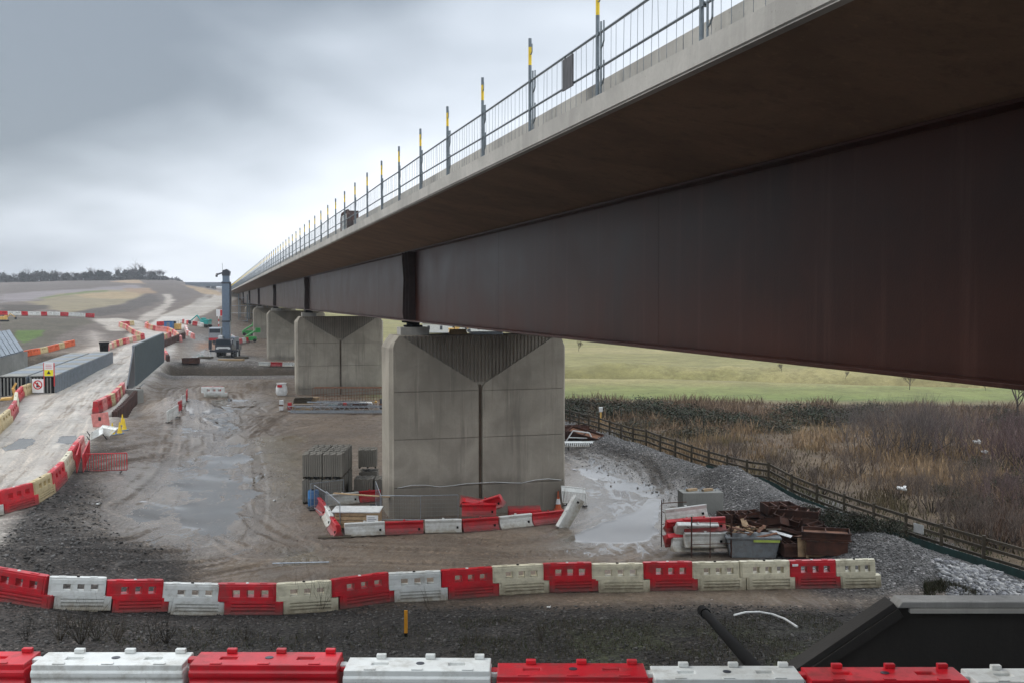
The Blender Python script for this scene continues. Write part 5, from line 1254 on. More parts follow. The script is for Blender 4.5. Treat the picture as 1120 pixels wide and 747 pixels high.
# ------------------------------------------------------------------ crane, lorry, excavators, cabins
q = at(246, 391); t = thing('mobile_crane', 'mobile crane seen end on, its telescoped grey boom standing upright', 'crane', q, .08)
m = MB(); m.b2((-1.35,-1,.9),(1.35,8,1.7)); m.build('chassis', 'dark', t, bevel=.05)
m = MB(); m.prism([(-1.3,1.2),(1.3,1.2),(1.35,2.2),(1.15,3.1),(-1.15,3.1),(-1.35,2.2)], -1.35, 1.2, axis='y'); m.build('cab', 'dark', t, bevel=.06)
m = MB(); m.b2((-1.1,-1.375,2.15),(1.1,-1.355,2.9)); m.build('windscreen', 'glass', t); m = MB(); m.b2((-1.0,-1.40,1.55),(1.0,-1.36,1.85)); m.build('front_plate', 'offwhite', t); m = MB(); m.b2((-1.35,-1.42,1.0),(1.35,-1.36,1.4)); m.build('bumper', 'dark', t, bevel=.03)
for sx in (-1, 1):
    m = MB(); m.b2((sx*.75,-1.46,1.45),(sx*1.15,-1.43,1.75)); m.build('headlight', 'offwhite', t)
    m = MB(); m.b2((sx*.8,-.9,1.0),(sx*2.3,-.5,1.3)); m.b2((sx*2.0,-.95,1.4),(sx*2.45,-.45,2.7)); m.build('outrigger_box', 'dark', t)
    m = MB(); m.tube((sx*2.2,-.7,.1),(sx*2.2,-.7,2.3),.12); m.lathe([(.35,.02),(.35,.1)], (sx*2.2,-.7,0), 12); m.build('outrigger_leg', 'offwhite', t)
    for y in (.4, 2.2, 4.5, 6.2):
        m = MB(); m.tube((sx*1.0,y,.6),(sx*1.35,y,.6),.6,0,18); wl = m.build('wheel', 'rubber', t)
    m = MB(); m.b2((sx*1.38,-1.3,2.2),(sx*1.62,-1.2,2.9)); m.build('mirror', 'dark', t)
m = MB(); m.b2((-1.2,2.0,1.9),(1.2,6.5,3.2)); m.b2((-1.0,1.3,1.8),(1.0,2.0,2.8)); m.build('turntable', 'boom', t, bevel=.05); m = MB(); m.b2((-1.1,.1,2.3),(-.45,1.8,3.6)); m.build('operator_cabin', 'offwhite', t, bevel=.05)
m = MB(); m.b2((-.62,1.2,2.9),(.62,2.3,12.6)); m.build('boom', 'boom', t, bevel=.06); m = MB(); m.b2((-.52,1.3,12.6),(.52,2.2,13.5)); m.build('inner_boom', 'boom', t, bevel=.04)
for z in (5.8,12.2):
    m = MB(); m.b2((-.7,1.12,z),(.7,2.36,z+.25)); m.build('boom_collar', 'dark', t)
m = MB(); m.b2((.63,1.3,6),(.78,2.2,12.2)); m.build('boom_side_strip', 'dark', t); m = MB(); m.prism([(-.6,13.5),(.6,13.5),(.7,14.2),(.2,14.6),(-.5,14.4)], 1.2, 2.3, axis='y'); m.build('boom_head', 'dark', t)
m = MB(); m.tube((-.5,1.6,14.0),(-1.5,1.6,13.7),.14); m.tube((-1.5,1.4,13.4),(-1.5,1.8,13.8),.2); m.build('fly_jib_bracket', 'dark', t); m = MB(); m.tube((-.5,1.5,14.4),(-.55,1.5,15.6),.03); m.build('aerial', 'dark', t)
q = at(236, 374); t = thing('tipper_lorry', 'dark lorry parked behind the crane on its left', 'lorry', q, .2)
m = MB(); m.b2((-1.25,-.2,1.0),(1.25,6,2.9)); m.build('tipper_body', 'dark', t, bevel=.04); m = MB(); m.b2((-1.2,-2.2,.8),(1.2,-.3,2.9)); m.build('cab', 'galv', t, bevel=.1); m = MB(); m.b2((-1.05,-2.23,1.9),(1.05,-2.205,2.7)); m.build('windscreen', 'glass', t)
for sx in (-1,1):
    for y in (-1.3,3.2,4.6):
        m = MB(); m.tube((sx*.9,y,.5),(sx*1.22,y,.5),.5,0,14); m.build('wheel', 'rubber', t)
m = MB(); m.b2((-1.2,-2.3,.4),(1.2,-2.21,.9)); m.build('bumper', 'red', t)
# gantry sign
q = at(232, 370); t = thing('gantry_sign', 'red and white sign on a pair of red striped poles beyond the lorry', 'sign', (q.x,q.y+8,q.z)); m = MB(); m.b2((-1.3,-.03,4.4),(1.3,.03,5.9)); m.build('plate', 'signwhite', t); m = MB(); m.b2((-.45,-.06,4.5),(.45,-.035,5.8)); m.build('red_panel', 'signred', t)
for s_ in (-.8,.8):
    m = MB()
    for k_ in range(8): m.tube((s_,0,k_*.55),(s_,0,(k_+1)*.55-.001),.09,k_ % 2)
    m.build('pole', ['signred','signwhite'], t)
def excavator(name, lab, pos, rz, col, s=1):
    t = thing(name, lab, 'excavator', pos, rz); m = MB()
    for sx in (-1,1):
        m = MB(); m.prism([(-1.9,.1),(-1.6,.0),(1.6,0),(1.9,.1),(1.9,.6),(1.6,.8),(-1.6,.8),(-1.9,.6)], sx*1.1-.25, sx*1.1+.25, axis='y'); m.build('track', 'rubber', t)
    m = MB(); m.b2((-1.8,-1.2,.95),(1.2,1.2,2.0)); m.b2((-1.9,-1.2,2.0),(-.2,1.2,2.5)); m.build('body', col, t, bevel=.08)
    m = MB(); m.b2((.1,-1.2,2.0),(1.3,-.1,3.0)); m.build('cab', col, t, bevel=.06); m = MB(); m.b2((1.302,-1.1,2.1),(1.32,-.2,2.9)); m.build('window', 'glass', t)
    m = MB(); m.tube((1.0,.2,1.8),(2.6,.2,3.8),.25,0,6); m.build('boom', col, t); m = MB(); m.tube((2.6,.2,3.8),(4.9,.2,2.0),.2,0,6); m.build('dipper_arm', col, t); m = MB(); m.prism([(4.7,2.2),(5.4,2.2),(5.5,1.3),(4.9,.9),(4.4,1.4)], -.4, .8, axis='y'); m.build('bucket', 'dark', t)
    t.scale = (s,s,s); return t
q = at(224, 358); excavator('teal_excavator', 'teal excavator standing left of the crane boom behind the short barrier row', q, 2.9, 'teal', .7)
q = at(193, 361); t = thing('orange_generator', 'mustard generator box with dark gear on top beside the blue cabin', 'generator', q); m = MB(); m.b2((-.9,-.6,.1),(.9,.6,1.35)); m.build('housing', 'mustard', t, bevel=.05); m = MB(); m.b2((-.9,-.5,0),(.9,.5,.1)); m.build('skid', 'dark', t); m = MB(); m.b2((-.7,-.4,1.36),(-.1,.4,1.9)); m.build('exhaust_box', 'dark', t); m = MB(); m.tube((.4,0,1.36),(.4,0,2.1),.15); m.build('exhaust_pipe', 'offwhite', t)
q = at(185, 361.5); t = thing('blue_cabin', 'small blue site cabin between the far barriers and the generator', 'cabin', q); m = MB(); m.b2((-.85,-.7,.1),(.8,.8,1.9)); m.build('walls', 'blue', t, bevel=.03); m = MB(); m.b2((-.9,-.75,1.905),(.85,.85,2.0)); m.build('roof', 'dark', t); m = MB(); m.b2((-.3,-.73,.15),(.35,-.705,1.7)); m.build('door', 'grey_blue', t)
q = at(20, 356); excavator('yellow_excavator', 'small yellow and black excavator far off at the left edge', GY(5, 352, 205), .3, 'mustard', .4)
# green boom lifts under the scaffold
for k_, (px_, py_) in enumerate(((271,367),(274,374))):
    q = at(px_, py_); t = thing('boom_lift', '%s green boom lift under the scaffolding' % ('farther','nearer')[k_], 'boom lift', q, .3); m = MB(); m.b2((-1.2,-.8,.3),(1.2,.8,1.1)); m.build('chassis', 'green', t, bevel=.05); m = MB(); m.tube((-.9,0,1.1),(1.2,0,2.4),.18); m.build('boom', 'green', t); m = MB(); m.b2((1.0,-.5,1.9),(2.0,.5,2.9)); m.build('basket', 'green', t)
    for sx in (-.8,.8):
        m = MB(); m.tube((sx,-.9,.35),(sx,-.65,.35),.35,0,12); m.build('wheel', 'rubber', t)
# scaffolding round the fifth pier
t = thing('scaffold_tower', 'tube scaffolding tower round the fifth pier', 'scaffolding', vw(VC, 301, 1.5), BR); lv = MB()
for x in np.arange(-8.4, 6, 2.4):
    m = MB()
    for y in (-4.4,-2.6): m.tube((x,y,0),(x+random.uniform(-.03,.03),y,9.2),.10)
    m.build('standard', 'galv_rail', t)
for z in (1.8,3.8,5.8,7.8):
    m = MB()
    for y in (-4.4,-2.6): m.tube((-8.8,y,z),(6,y,z),.08)
    m.build('ledger', 'galv', t); m = MB(); m.b2((-8.6,-4.3,z+.1),(5.8,-2.7,z+.18)); m.build('boards', 'timber', t)
m = MB(); m.tube((-8.4,-4.4,0),(-3.6,-4.4,5.8),.05); m.tube((-1.2,-4.4,3.8),(3.6,-4.4,7.8),.05); m.build('brace', 'galv', t)
t = thing('stair_tower', 'second scaffolding bay standing left of the tower under the deck end', 'scaffolding', vw(6.5, 286, 1.3), BR)
for x in (0,2.2):
    for y in (0,2.5):
        m = MB(); m.tube((x,y,0),(x,y,11),.10); m.build('standard', 'galv_rail', t)
for z in (2,4,6,8,10):
    m = MB(); m.b2((0,0,z),(2.2,2.5,z+.12)); m.build('landing', 'galv', t)
# small steel pieces beyond the ditch
q = at(209, 397); ST3.put(q, .2, 'small rusty box lying left of the crane beyond the ditch', None, (1.6,1.2,1.0))
q = at(253, 394.5); t = thing('crane_mat', 'long pale timber mat lying before the crane', 'mat', q); m = MB(); m.b2((-2.0,-.5,0),(2.0,.5,.3)); m.build('mat', 'timber', t, bevel=.03)
for k_, x in enumerate((225,264)):
    q = at(x, 392); t = thing('outrigger_mat', ('left' if k_ == 0 else 'right')+' dark outrigger mat under the crane', 'mat', q); m = MB(); m.b2((-1,-.8,0),(1,.8,.3)); m.build('mat', 'timber_old', t)
q = at(308, 432); t = thing('rubble_bag', 'white bulk bag slumped at the left foot of the second pier', 'bag', q); m = MB(); m.lathe([(.5,0),(.62,.3),(.6,.8),(.48,1.1),(.55,1.3)], n=10); m.build('bag', 'offwhite', t, smooth=True); m = MB(); m.b2((-.3,-.7,.9),(.2,-.62,1.15)); m.build('label_patch', 'red', t)

# ------------------------------------------------------------------ stack of scaffold gear at the foot of the second pier
def lattice_beam(Ln=5.5):
    e = thing('lattice_beam', 'x', 'beam'); m = MB()
    for z in (.05,.5): m.tube((-Ln/2,0,z),(Ln/2,0,z),.035,0,6)
    m.build('chord', 'galv', e); m = MB(); n = 12
    for k_ in range(n): m.tube((-Ln/2+Ln*k_/n,0,.05 if k_ % 2 else .5),(-Ln/2+Ln*(k_+1)/n,0,.5 if k_ % 2 else .05),.022,0,5)
    m.build('lacing', 'galv', e); return e
LBm = Proto(lattice_beam()); s0 = at(312, 451); 
for k_, (dx, dy, dz, rot, lab) in enumerate(((3.0,0,.1,(.0,0,.02),'galvanised lattice beam at the front of the stack by the second pier, left half'), (6.6,.15,.1,(0,0,-.01),'galvanised lattice beam at the front of the stack by the second pier, right half'), (3.4,.8,.35,(.8,0,.03),'galvanised lattice beam lying flat behind the front left one'), (6.9,.9,.4,(1.2,0,0),'galvanised lattice beam lying flat behind the front right one'), (4.6,1.3,.75,(1.3,.02,.05),'galvanised lattice beam on top of the stack'), (5.4,1.7,.5,(.5,0,-.03),'galvanised lattice beam at the back of the stack'))):
    LBm.put((s0.x+dx, s0.y+dy, s0.z+dz), 0, lab, 'lattice beams by the second pier', None, rot=Euler(rot))
t = thing('steel_channel', 'long pale steel channel along the front foot of the beam stack', 'channel', (s0.x+4.9, s0.y-.5, s0.z)); m = MB(); m.b2((-4.3,-.1,0.02),(4.3,.1,.06)); m.b2((-4.3,-.1,.06),(4.3,-.06,.28)); m.build('channel', 'galv', t)
for k_, (dx, dy, dz, w_, mt, lab, rz) in enumerate(((1.2,2.0,.0,1.8,'timber','pale timber stack at the left end of the beam stack',.1),(1.1,2.8,.55,1.7,'timber_old','brown timber stack behind the left timber stack',.2),(1.9,3.6,.5,1.3,'timber','small plank pile at the left foot of the second pier',0.0))):
    for j_ in range(5):
        t = thing('timber_plank', '%s plank up in the %s' % (od(j_), lab), 'plank', (s0.x+dx+random.uniform(-.1,.1), s0.y+dy, s0.z+dz+j_*.13), rz+random.uniform(-.12,.12)); m = MB(); m.b2((-w_/2,-.25,0),(w_/2,.25,.1)); m.build('plank', mt, t)
for k_, (dx, dy, dz, sx, sy, sz, mt, lab, nm) in enumerate(((4.6,3.2,.35,2.3,.5,.14,'teal','teal edged board lying on the beam stack','teal_board'),(4.2,2.6,.55,2.2,.5,.10,'offwhite','white sheet lying in the middle of the beam stack','white_sheet'),(7.1,2.6,.4,1.3,.6,.35,'offwhite','white box on the right of the beam stack','white_box'),(7.6,3.2,.6,1.1,.4,.2,'mustard','yellow box at the right back of the beam stack','yellow_box'),(8.9,2.4,.1,.8,.7,1.0,'dark','dark bundle at the right end of the beam stack','dark_bundle'),(9.7,2.6,.4,.7,.5,.5,'offwhite','white sack right of the dark bundle by the second pier','white_sack'),(5.5,.3,.6,.35,.3,.3,'red','small red box on the front of the beam stack','red_box'),(-.6,1.2,.1,.4,.4,1.0,'offwhite','white crumpled sack left of the beam stack','crumpled_sack'),(.1,1.5,.1,.35,.4,.7,'red','red can standing left of the beam stack','red_can'),(6.0,1.9,.2,3.0,.7,.5,'rust','rusty plate bundle in the right of the beam stack','plate_bundle'))):
    t = thing(nm, lab, lab.split(' ')[0] if False else nm.split('_')[1], (s0.x+dx, s0.y+dy, s0.z+dz), random.uniform(-.1,.1)); m = MB()
    o_ = MB(); hx, hy = sx/2, sy/2
    o_.add([(-hx,-hy,0),(hx,-hy,0),(hx,hy,0),(-hx,hy,0),(-hx*.92,-hy*.9,sz),(hx*.95,-hy*.92,sz*.93),(hx*.9,hy*.95,sz),(-hx*.95,hy*.9,sz*.95)], [(3,2,1,0),(4,5,6,7),(0,1,5,4),(1,2,6,5),(2,3,7,6),(3,0,4,7)]); o_.build('body', mt, t, bevel=min(.05,sz*.2)); o_ = MB(); o_.b2((-hx-.01,-hy-.012,sz*.40),(hx+.01,-hy-.004,sz*.55)); o_.build('strap', 'rust_l' if mt != 'rust' else 'black', t)
t = thing('rebar_cage', 'brown reinforcement mesh cage lying before the second pier', 'mesh cage', (s0.x+5.6, s0.y+4.4, s0.z)); m = MB()
for k_ in range(30): m.tube((-3.9+k_*.27,0,0),(-3.9+k_*.27,.0,1.9),.02,0,4); 
for k_ in range(6): m.tube((-3.9,0,.05+k_*.24),(3.95,0,.05+k_*.36),.02,0,4)
m.build('front_mesh', 'rust_l', t, weld=False); m = MB()
for k_ in range(20): m.tube((-3.9+k_*.41,.03,1.9),(-3.9+k_*.41,1.6,1.9),.016,0,4)
for k_ in range(7): m.tube((-3.9,.05+k_*.25,1.9),(3.95,.05+k_*.25,1.9),.016,0,4)
m.build('top_mesh', 'rust_l', t, weld=False)
# distant motorway bridge
Yb = 760; a = GY(205, 311, Yb); z1 = CZ+(328-311)*Yb/F; t = thing('distant_motorway_bridge', 'pale blue grey road bridge on the skyline left of the crane', 'bridge', (a.x, Yb, 0)); ln = 50*Yb/F
m = MB(); m.b2((0,-5,z1-1.8),(ln,5,z1-.2)); m.build('deck', 'grey_blue', t); m = MB(); m.b2((0,-5.2,z1-.19),(ln,-5,z1+1.2)); m.build('parapet', 'grey_blue', t)
for fx_ in (.08,.45,.57,.86):
    m = MB(); m.b2((ln*fx_-1,-3,5),(ln*fx_+1,3,z1-1.81)); m.build('pier', 'grey_blue', t)

a = hit(462, 364); b_ = hit(545, 366); t = thing('long_white_shed', 'long low white shed far off, seen between the pier top and the girder', 'shed', (a.x, a.y, a.z)); ln = b_.x-a.x
m = MB(); m.prism([(0,0),(ln,0),(ln,2.6),(0,2.6)], 0, 8, axis='y'); m.build('walls', 'offwhite', t); m = MB(); m.prism([(-.4,2.603),(8.4,2.603),(4,3.7)], -.5, ln+.5, axis='x'); m.build('roof', 'offwhite', t)
for k_ in range(6):
    m = MB(); m.b2((ln*(k_+.4)/6,-.03,.8),(ln*(k_+.6)/6,-.005,1.9)); m.build('window', 'dark', t)
q = hit(497, 367); excavator('orange_excavator', 'orange excavator before the long white shed, seen over the nearest pier', q, .2, 'mustard', .8)

# ------------------------------------------------------------------ vegetation
def tubes_np(segs):
    """segs: rows x0 y0 z0 x1 y1 z1 r0 r1 -> three-sided prisms"""
    s = np.asarray(segs, float); p = s[:, 0:3]; q = s[:, 3:6]; d = q-p; d /= np.linalg.norm(d, axis=1)[:, None]+1e-9
    up = np.where(np.abs(d[:, 2:3]) > .9, np.array([[1., 0, 0]]), np.array([[0, 0, 1.]])); a = np.cross(d, up); a /= np.linalg.norm(a, axis=1)[:, None]; b = np.cross(d, a)
    V = []
    for c_, r in ((p, s[:, 6:7]), (q, s[:, 7:8])):
        for k in range(3):
            t = 2*PI*k/3; V.append(c_+r*(math.cos(t)*a+math.sin(t)*b))
    V = np.stack(V, 1).reshape(-1, 3); n = len(s); o = (np.arange(n)*6)[:, None, None]
    Fq = (np.array([[0,1,4,3],[1,2,5,4],[2,0,3,5]])[None]+o).reshape(-1, 4); return V, Fq
def grow(segs, p, d, ln, r, lev, spread=.5, nb=3, up=.15, rnd_=random):
    n = 3; q = Vector(p)
    for k in range(n):
        d2 = (d+Vector((rnd_.uniform(-1,1), rnd_.uniform(-1,1), rnd_.uniform(-.6,1)))*.16+Vector((0,0,up*.3))).normalized(); e = q+d2*(ln/n); r1 = r*(1-.25*(k+1)/n)
        segs.append((*q, *e, r*(1-.25*k/n), r1)); 
        if lev > 0 and k > 0:
            for _ in range(nb if k == n-1 else nb-1):
                a = Vector((rnd_.uniform(-1,1), rnd_.uniform(-1,1), rnd_.uniform(-.3,.8))).normalized(); nd = (d2*(1-spread)+a*spread).normalized()
                grow(segs, e, nd, ln*rnd_.uniform(.55,.8), r1*.6, lev-1, spread, nb, up, rnd_)
        q = e; d = d2
def bare_tree(h, seed, twig=(.085,.07,.06), name='bare_tree', thick=1.0, lev=4, spread=.5):
    rr = random.Random(seed); e = thing(name, 'tree', 'tree'); s1 = []; q = Vector((0,0,-.2)); d = Vector((0,0,1)); segs = []
    th_ = h*.35
    s1.append((0,0,-.3, .05,0,th_*.5, .022*h*thick, .018*h*thick)); s1.append((.05,0,th_*.5, 0,.04,th_, .018*h*thick, .014*h*thick))
    V, Fq = tubes_np(s1); mesh_np('trunk', V, Fq, 'bark', e, col=np.tile((.05,.042,.035), (len(V), 1)))
    for _ in range(6): grow(segs, Vector((0,.04,th_*rr.uniform(.6,1.0))), Vector((rr.uniform(-.8,.8), rr.uniform(-.8,.8), rr.uniform(.5,1))).normalized(), h*.30, .010*h*thick, lev-1, spread, 3, .3, rr)
    V, Fq = tubes_np(segs); mesh_np('crown', V, Fq, 'bark', e, col=np.tile(twig, (len(V), 1))*(.7+.6*RS.rand(len(V), 1))); return e
def leaf_cloud(n, blobs, size, cols, flat=1.0):
    """leaf quads spread through a set of lobes (x y z rx ry rz), denser towards their skins"""
    b = np.array(blobs); w_ = (b[:, 3]*b[:, 4]*b[:, 5])**.66; k = RS.choice(len(b), n, p=w_/w_.sum()); u = RS.randn(n, 3); u /= np.linalg.norm(u, axis=1)[:, None]; r = RS.rand(n, 1)**.28
    r = r*(1+.22*RS.randn(n, 1)*(RS.rand(n, 1) > .6)); c_ = b[k, :3]+u*r*b[k, 3:]; c_[:, 2] = np.maximum(c_[:, 2], .02)
    a = RS.randn(n, 3); a /= np.linalg.norm(a, axis=1)[:, None]; t = np.cross(a, RS.randn(n, 3)); t /= np.linalg.norm(t, axis=1)[:, None]; s = size*(.6+.8*RS.rand(n, 1))
    V = np.stack([c_-a*s-t*s*.5, c_+a*s-t*s*.5, c_+a*s+t*s*.5, c_-a*s+t*s*.5], 1).reshape(-1, 3); Fq = np.arange(n*4).reshape(n, 4)
    col = np.array(cols)[RS.randint(0, len(cols), n)]*(.55+.9*RS.rand(n, 1)); return V, Fq, np.repeat(col, 4, 0)
def leafy(name, h, w_, n, size, cols, seed, lobes=7, stems=6, trunk=False):
    rr = random.Random(seed); e = thing(name, 'x', 'bush'); bl = []
    for _ in range(lobes):
        x, y = rr.uniform(-1,1)*w_*.34, rr.uniform(-1,1)*w_*.30; hh = h*rr.uniform(.55,1.0); 
        z0 = h*.32 if trunk else 0
        bl.append((x, y, z0+(hh-z0)*.5, w_*rr.uniform(.16,.28), w_*rr.uniform(.16,.28), (hh-z0)*.52))
    V, Fq, col = leaf_cloud(n, bl, size, cols); mesh_np('foliage', V, Fq, 'leaf', e, col=col); sg = []
    if trunk: grow(sg, Vector((0,0,-.2)), Vector((0,0,1)), h*.5, .025*h, 2, .5, 3, .3, rr)
    for _ in range(stems): grow(sg, Vector((0, 0, -.1)), Vector((rr.uniform(-.7,.7), rr.uniform(-.7,.7), 1)).normalized(), h*.6, .012*h, 2, .5, 3, .1, rr)
    V, Fq = tubes_np(sg); mesh_np('stem', V, Fq, 'bark', e, col=np.tile((.06,.045,.035), (len(V), 1))); return e
def thicket(name, h, w_, n, cols, seed, lev=2):
    rr = random.Random(seed); e = thing(name, 'x', 'shrub'); sg = []
    for _ in range(n):
        x, y = rr.gauss(0,1)*w_*.22, rr.gauss(0,1)*w_*.22; grow(sg, Vector((x,y,-.1)), Vector((x/w_*1.1+rr.uniform(-.25,.25), y/w_*1.1+rr.uniform(-.25,.25), 1)).normalized(), h*.52, .022, lev, .38, 3, .35, rr)
    V, Fq = tubes_np(sg); c_ = np.array(cols)[RS.randint(0, len(cols), len(V)//6)]*(.6+.8*RS.rand(len(V)//6, 1)); mesh_np('branches', V, Fq, 'bark', e, col=np.repeat(c_, 6, 0)); 
    V, Fq = tubes_np([(0, 0, -.2, rr.gauss(0,1)*w_*.15, rr.gauss(0,1)*w_*.15, h*.35, .04, .025) for _ in range(8)]); mesh_np('stems', V, Fq, 'bark', e, col=np.tile((.05,.042,.035), (len(V), 1))); return e
# rough wetland cover: dry stalks and grass, nobody could count it
def blades(name, n, region, hr, wr, palette, label, cat='reeds', lean=.35):
    x0, x1, y0, y1 = region; y = y0*np.exp(RS.rand(n)*math.log(y1/y0)); x = x0+(x1-x0)*RS.rand(n)
    side = np.where(y > 97, 3.2-(y-97)*.30, np.interp(y, [p[1] for p in FENCE[::-1]], [p[0] for p in FENCE[::-1]])); k = (x > side+.5) & (x < y*.62+8)
    x, y = x[k], y[k]; n8 = fbm(x, y, 9, 4, N3); n3 = fbm(x, y, 2.5, 3, N2); dens = sst(-.55, .25, n3+.5*n8); k = RS.rand(len(x)) < .25+.75*dens; x, y, n8, n3 = x[k], y[k], n8[k], n3[k]; n = len(x)
    z = H(x, y); hh = (hr[0]+(hr[1]-hr[0])*RS.rand(n)**2)*(.45+1.1*sst(-.45,.5,n3+.5*n8)); wd = wr*(.5+RS.rand(n))*(.6+y/90); a = RS.rand(n)*PI; l1 = RS.randn(n)*lean*hh; l2 = RS.randn(n)*lean*hh
    ca, sa = np.cos(a), np.sin(a); b = np.stack([x, y, z-.05], 1); t = np.stack([x+l1, y+l2, z+hh], 1); mdp = (b*.45+t*.55); mdp[:, 2] += hh*.12; s = np.stack([ca*wd, sa*wd, 0*wd], 1)
    V = np.stack([b-s, b+s, mdp+s*.7, mdp-s*.7, t, t], 1)
    V = np.stack([b-s, b+s, mdp+s*.7, mdp-s*.7, t-s*.15, t+s*.15], 1).reshape(-1, 3); o = (np.arange(n)*6)[:, None, None]; Fq = (np.array([[0,1,2,3],[3,2,5,4]])[None]+o).reshape(-1, 4)
    col = palette(x, y, n8, n3)*(.6+.8*RS.rand(n, 1)); return tag(mesh_np(name, V, Fq, 'straw', col=np.repeat(col, 6, 0)), label, cat, kind='stuff')
def pal(x, y, n8, n3):
    n = len(x); br = np.tile((.185,.13,.088), (n, 1)); st = np.array((.40,.28,.155)); rd = np.array((.125,.072,.055)); gr = np.array((.06,.075,.028))
    sd = np.interp(y, [p[1] for p in FENCE[::-1]], [p[0] for p in FENCE[::-1]])
    m = (sst(56, 66, y+4*n8)*sst(98, 84, y+6*n8)*sst(50, 34, x)*sst(-.3, .3, n3+.6*n8+.15))[:, None]*.62; c_ = br*(1-m)+st*m
    m = (sst(60, 50, y+6*n8)*sst(-.2, .3, n8+.2))[:, None]*.7; c_ = c_*(1-m)+rd*m
    m = (sst(5.0, 1.0, x-sd+n3*3)*sst(70, 58, y))[:, None]*.75; c_ = c_*(1-m)+gr*m
    m = (sst(.15, .5, -n8-.2*n3))[:, None]*.5; c_ = c_*(1-m)+gr*m
    return c_
blades('wetland_reeds', 230000, (0, 80, 37, 111), (.18, .85), .022, pal, 'brown and straw coloured dry reeds and grass of the rough ground beyond the fence')
def pal2(x, y, n8, n3): return np.tile((.15,.11,.09), (len(x), 1))
blades('dead_stems', 9000, (8, 80, 38, 90), (.8, 1.7), .009, pal2, 'tall thin dead stems standing up through the rough ground', 'stems', .12)
# grass of the embankment in front
def grass_patch(name, n, pts, label, hr=(.04,.20), palc=((.035,.045,.015),(.075,.06,.035),(.05,.045,.025))):
    poly = pxpoly(pts); xs_ = [p[0] for p in poly]; ys_ = [p[1] for p in poly]; p = rnd(n, min(xs_), max(xs_), min(ys_), max(ys_)); k = inside(p[:, 0], p[:, 1], poly) & (fbm(p[:, 0], p[:, 1], 1.8, 4, N2) > -.45*RS.rand(n)); x, y = p[k, 0], p[k, 1]; n = len(x)
    z = H(x, y); hh = hr[0]+(hr[1]-hr[0])*RS.rand(n)**2; a = RS.rand(n)*PI; wd = .012; s = np.stack([np.cos(a)*wd, np.sin(a)*wd, 0*a], 1); b = np.stack([x, y, z-.02], 1); t = np.stack([x+RS.randn(n)*hh*.5, y+RS.randn(n)*hh*.5, z+hh], 1)
    V = np.stack([b-s, b+s, t], 1).reshape(-1, 3); Fq = np.arange(n*3).reshape(n, 3); c_ = np.array(palc)[RS.randint(0, len(palc), n)]*(.6+.8*RS.rand(n, 1)); tag(mesh_np(name, V, Fq, 'straw', col=np.repeat(c_, 3, 0)), label, 'grass', kind='stuff')
grass_patch('bank_grass', 15000, [(500,676),(700,678),(900,672),(950,690),(880,730),(500,730)], 'sparse dark grass on the bank behind the near barriers')
grass_patch('left_bank_grass', 7000, [(60,672),(330,690),(560,676),(560,705),(60,705)], 'sparse dark weeds on the bank at the left behind the near barriers')
grass_patch('bund_foot_grass', 9000, [(1010,640),(1030,636),(1072,650),(1060,657),(1012,652)], 'green weeds at the foot of the gravel bund beside the pale rubble', (.08,.35))
# dead weeds in front
for k_, (px_, py_, h_, n_) in enumerate(((28,700,.8,14),(66,700,1.1,22),(88,704,1.3,24),(106,700,1.2,20),(128,702,.9,16),(168,704,1.2,18),(182,703,1.1,18),(232,694,.7,12),(268,700,.6,12),(300,706,.7,10),(338,668,1.9,10),(350,704,1.0,14),(352,668,1.7,9),(470,668,.8,6),(590,700,.5,12),(1000,656,.5,12))):
    q = hit(px_, py_); rr = random.Random(k_+50); sg = []; t = thing('dead_weed', 'dark dead weed, %s from the left among those behind the near barriers' % od(k_), 'weed', q, 0, 'dead weeds on the bank')
    for _ in range(int(n_*rr.uniform(.5,1.3))): grow(sg, Vector((0, 0, -.05)), Vector((rr.uniform(-.9,.9), rr.uniform(-.9,.9), 1)).normalized(), h_*rr.uniform(.2,.75), .007, 1, .35, 2, .4, rr)
    V, Fq = tubes_np(sg); mesh_np('stems', V, Fq, 'bark', t, col=np.tile([(.022,.018,.013),(.05,.038,.025),(.035,.028,.018)][k_ % 3], (len(V), 1))*(.6+.9*RS.rand(len(V), 1)))
# bramble bushes between wetland and field
DG = [(.022,.034,.018),(.032,.044,.022),(.045,.052,.028),(.06,.045,.03)]; BRW = [(.06,.05,.03),(.09,.065,.04),(.04,.045,.022)]
BB = [Proto(leafy('bramble_bush', 2.9, 8.5, 5200, .085, DG, 11, 9)), Proto(leafy('bramble_bush', 2.4, 7, 4200, .085, DG+BRW[:1], 12, 8)), Proto(leafy('bramble_bush', 2.0, 6, 3200, .08, BRW+DG[:1], 13, 7))]
bp_ = [(598,455,0),(628,452,1),(650,455,1),(672,452,0),(700,454,0),(728,458,1),(756,461,0),(786,464,0),(814,466,1),(838,470,2),(872,462,1),(902,462,0),(926,460,0),(760,476,2),(700,466,2),(1105,464,1),(1090,452,2)]
for i, (px_, py_, k_) in enumerate(bp_):
    BB[k_].put(at(px_, py_, -.2), random.uniform(0, 6), '%s bramble bush in the dark hedge line before the green field' % od(i), 'bramble bushes before the green field', (random.uniform(.8,1.15), random.uniform(.8,1.1), random.uniform(.42,.68)))
for i, (px_, py_, sx, k_) in enumerate(((850,560,.28,2),(880,566,.3,2),(905,572,.30,1),(930,580,.35,1),(952,583,.36,1),(975,588,.38,2),(1000,596,.34,2),(1060,560,.55,2),(1100,545,.6,1),(1115,565,.5,1),(1085,520,.6,2),(1040,545,.4,2))):
    BB[k_].put(at(px_, py_-4, -.15), random.uniform(0, 6), '%s low bramble clump from the left close behind the timber fence' % od(i), 'low bramble clumps behind the timber fence', (sx, sx, sx*1.0))
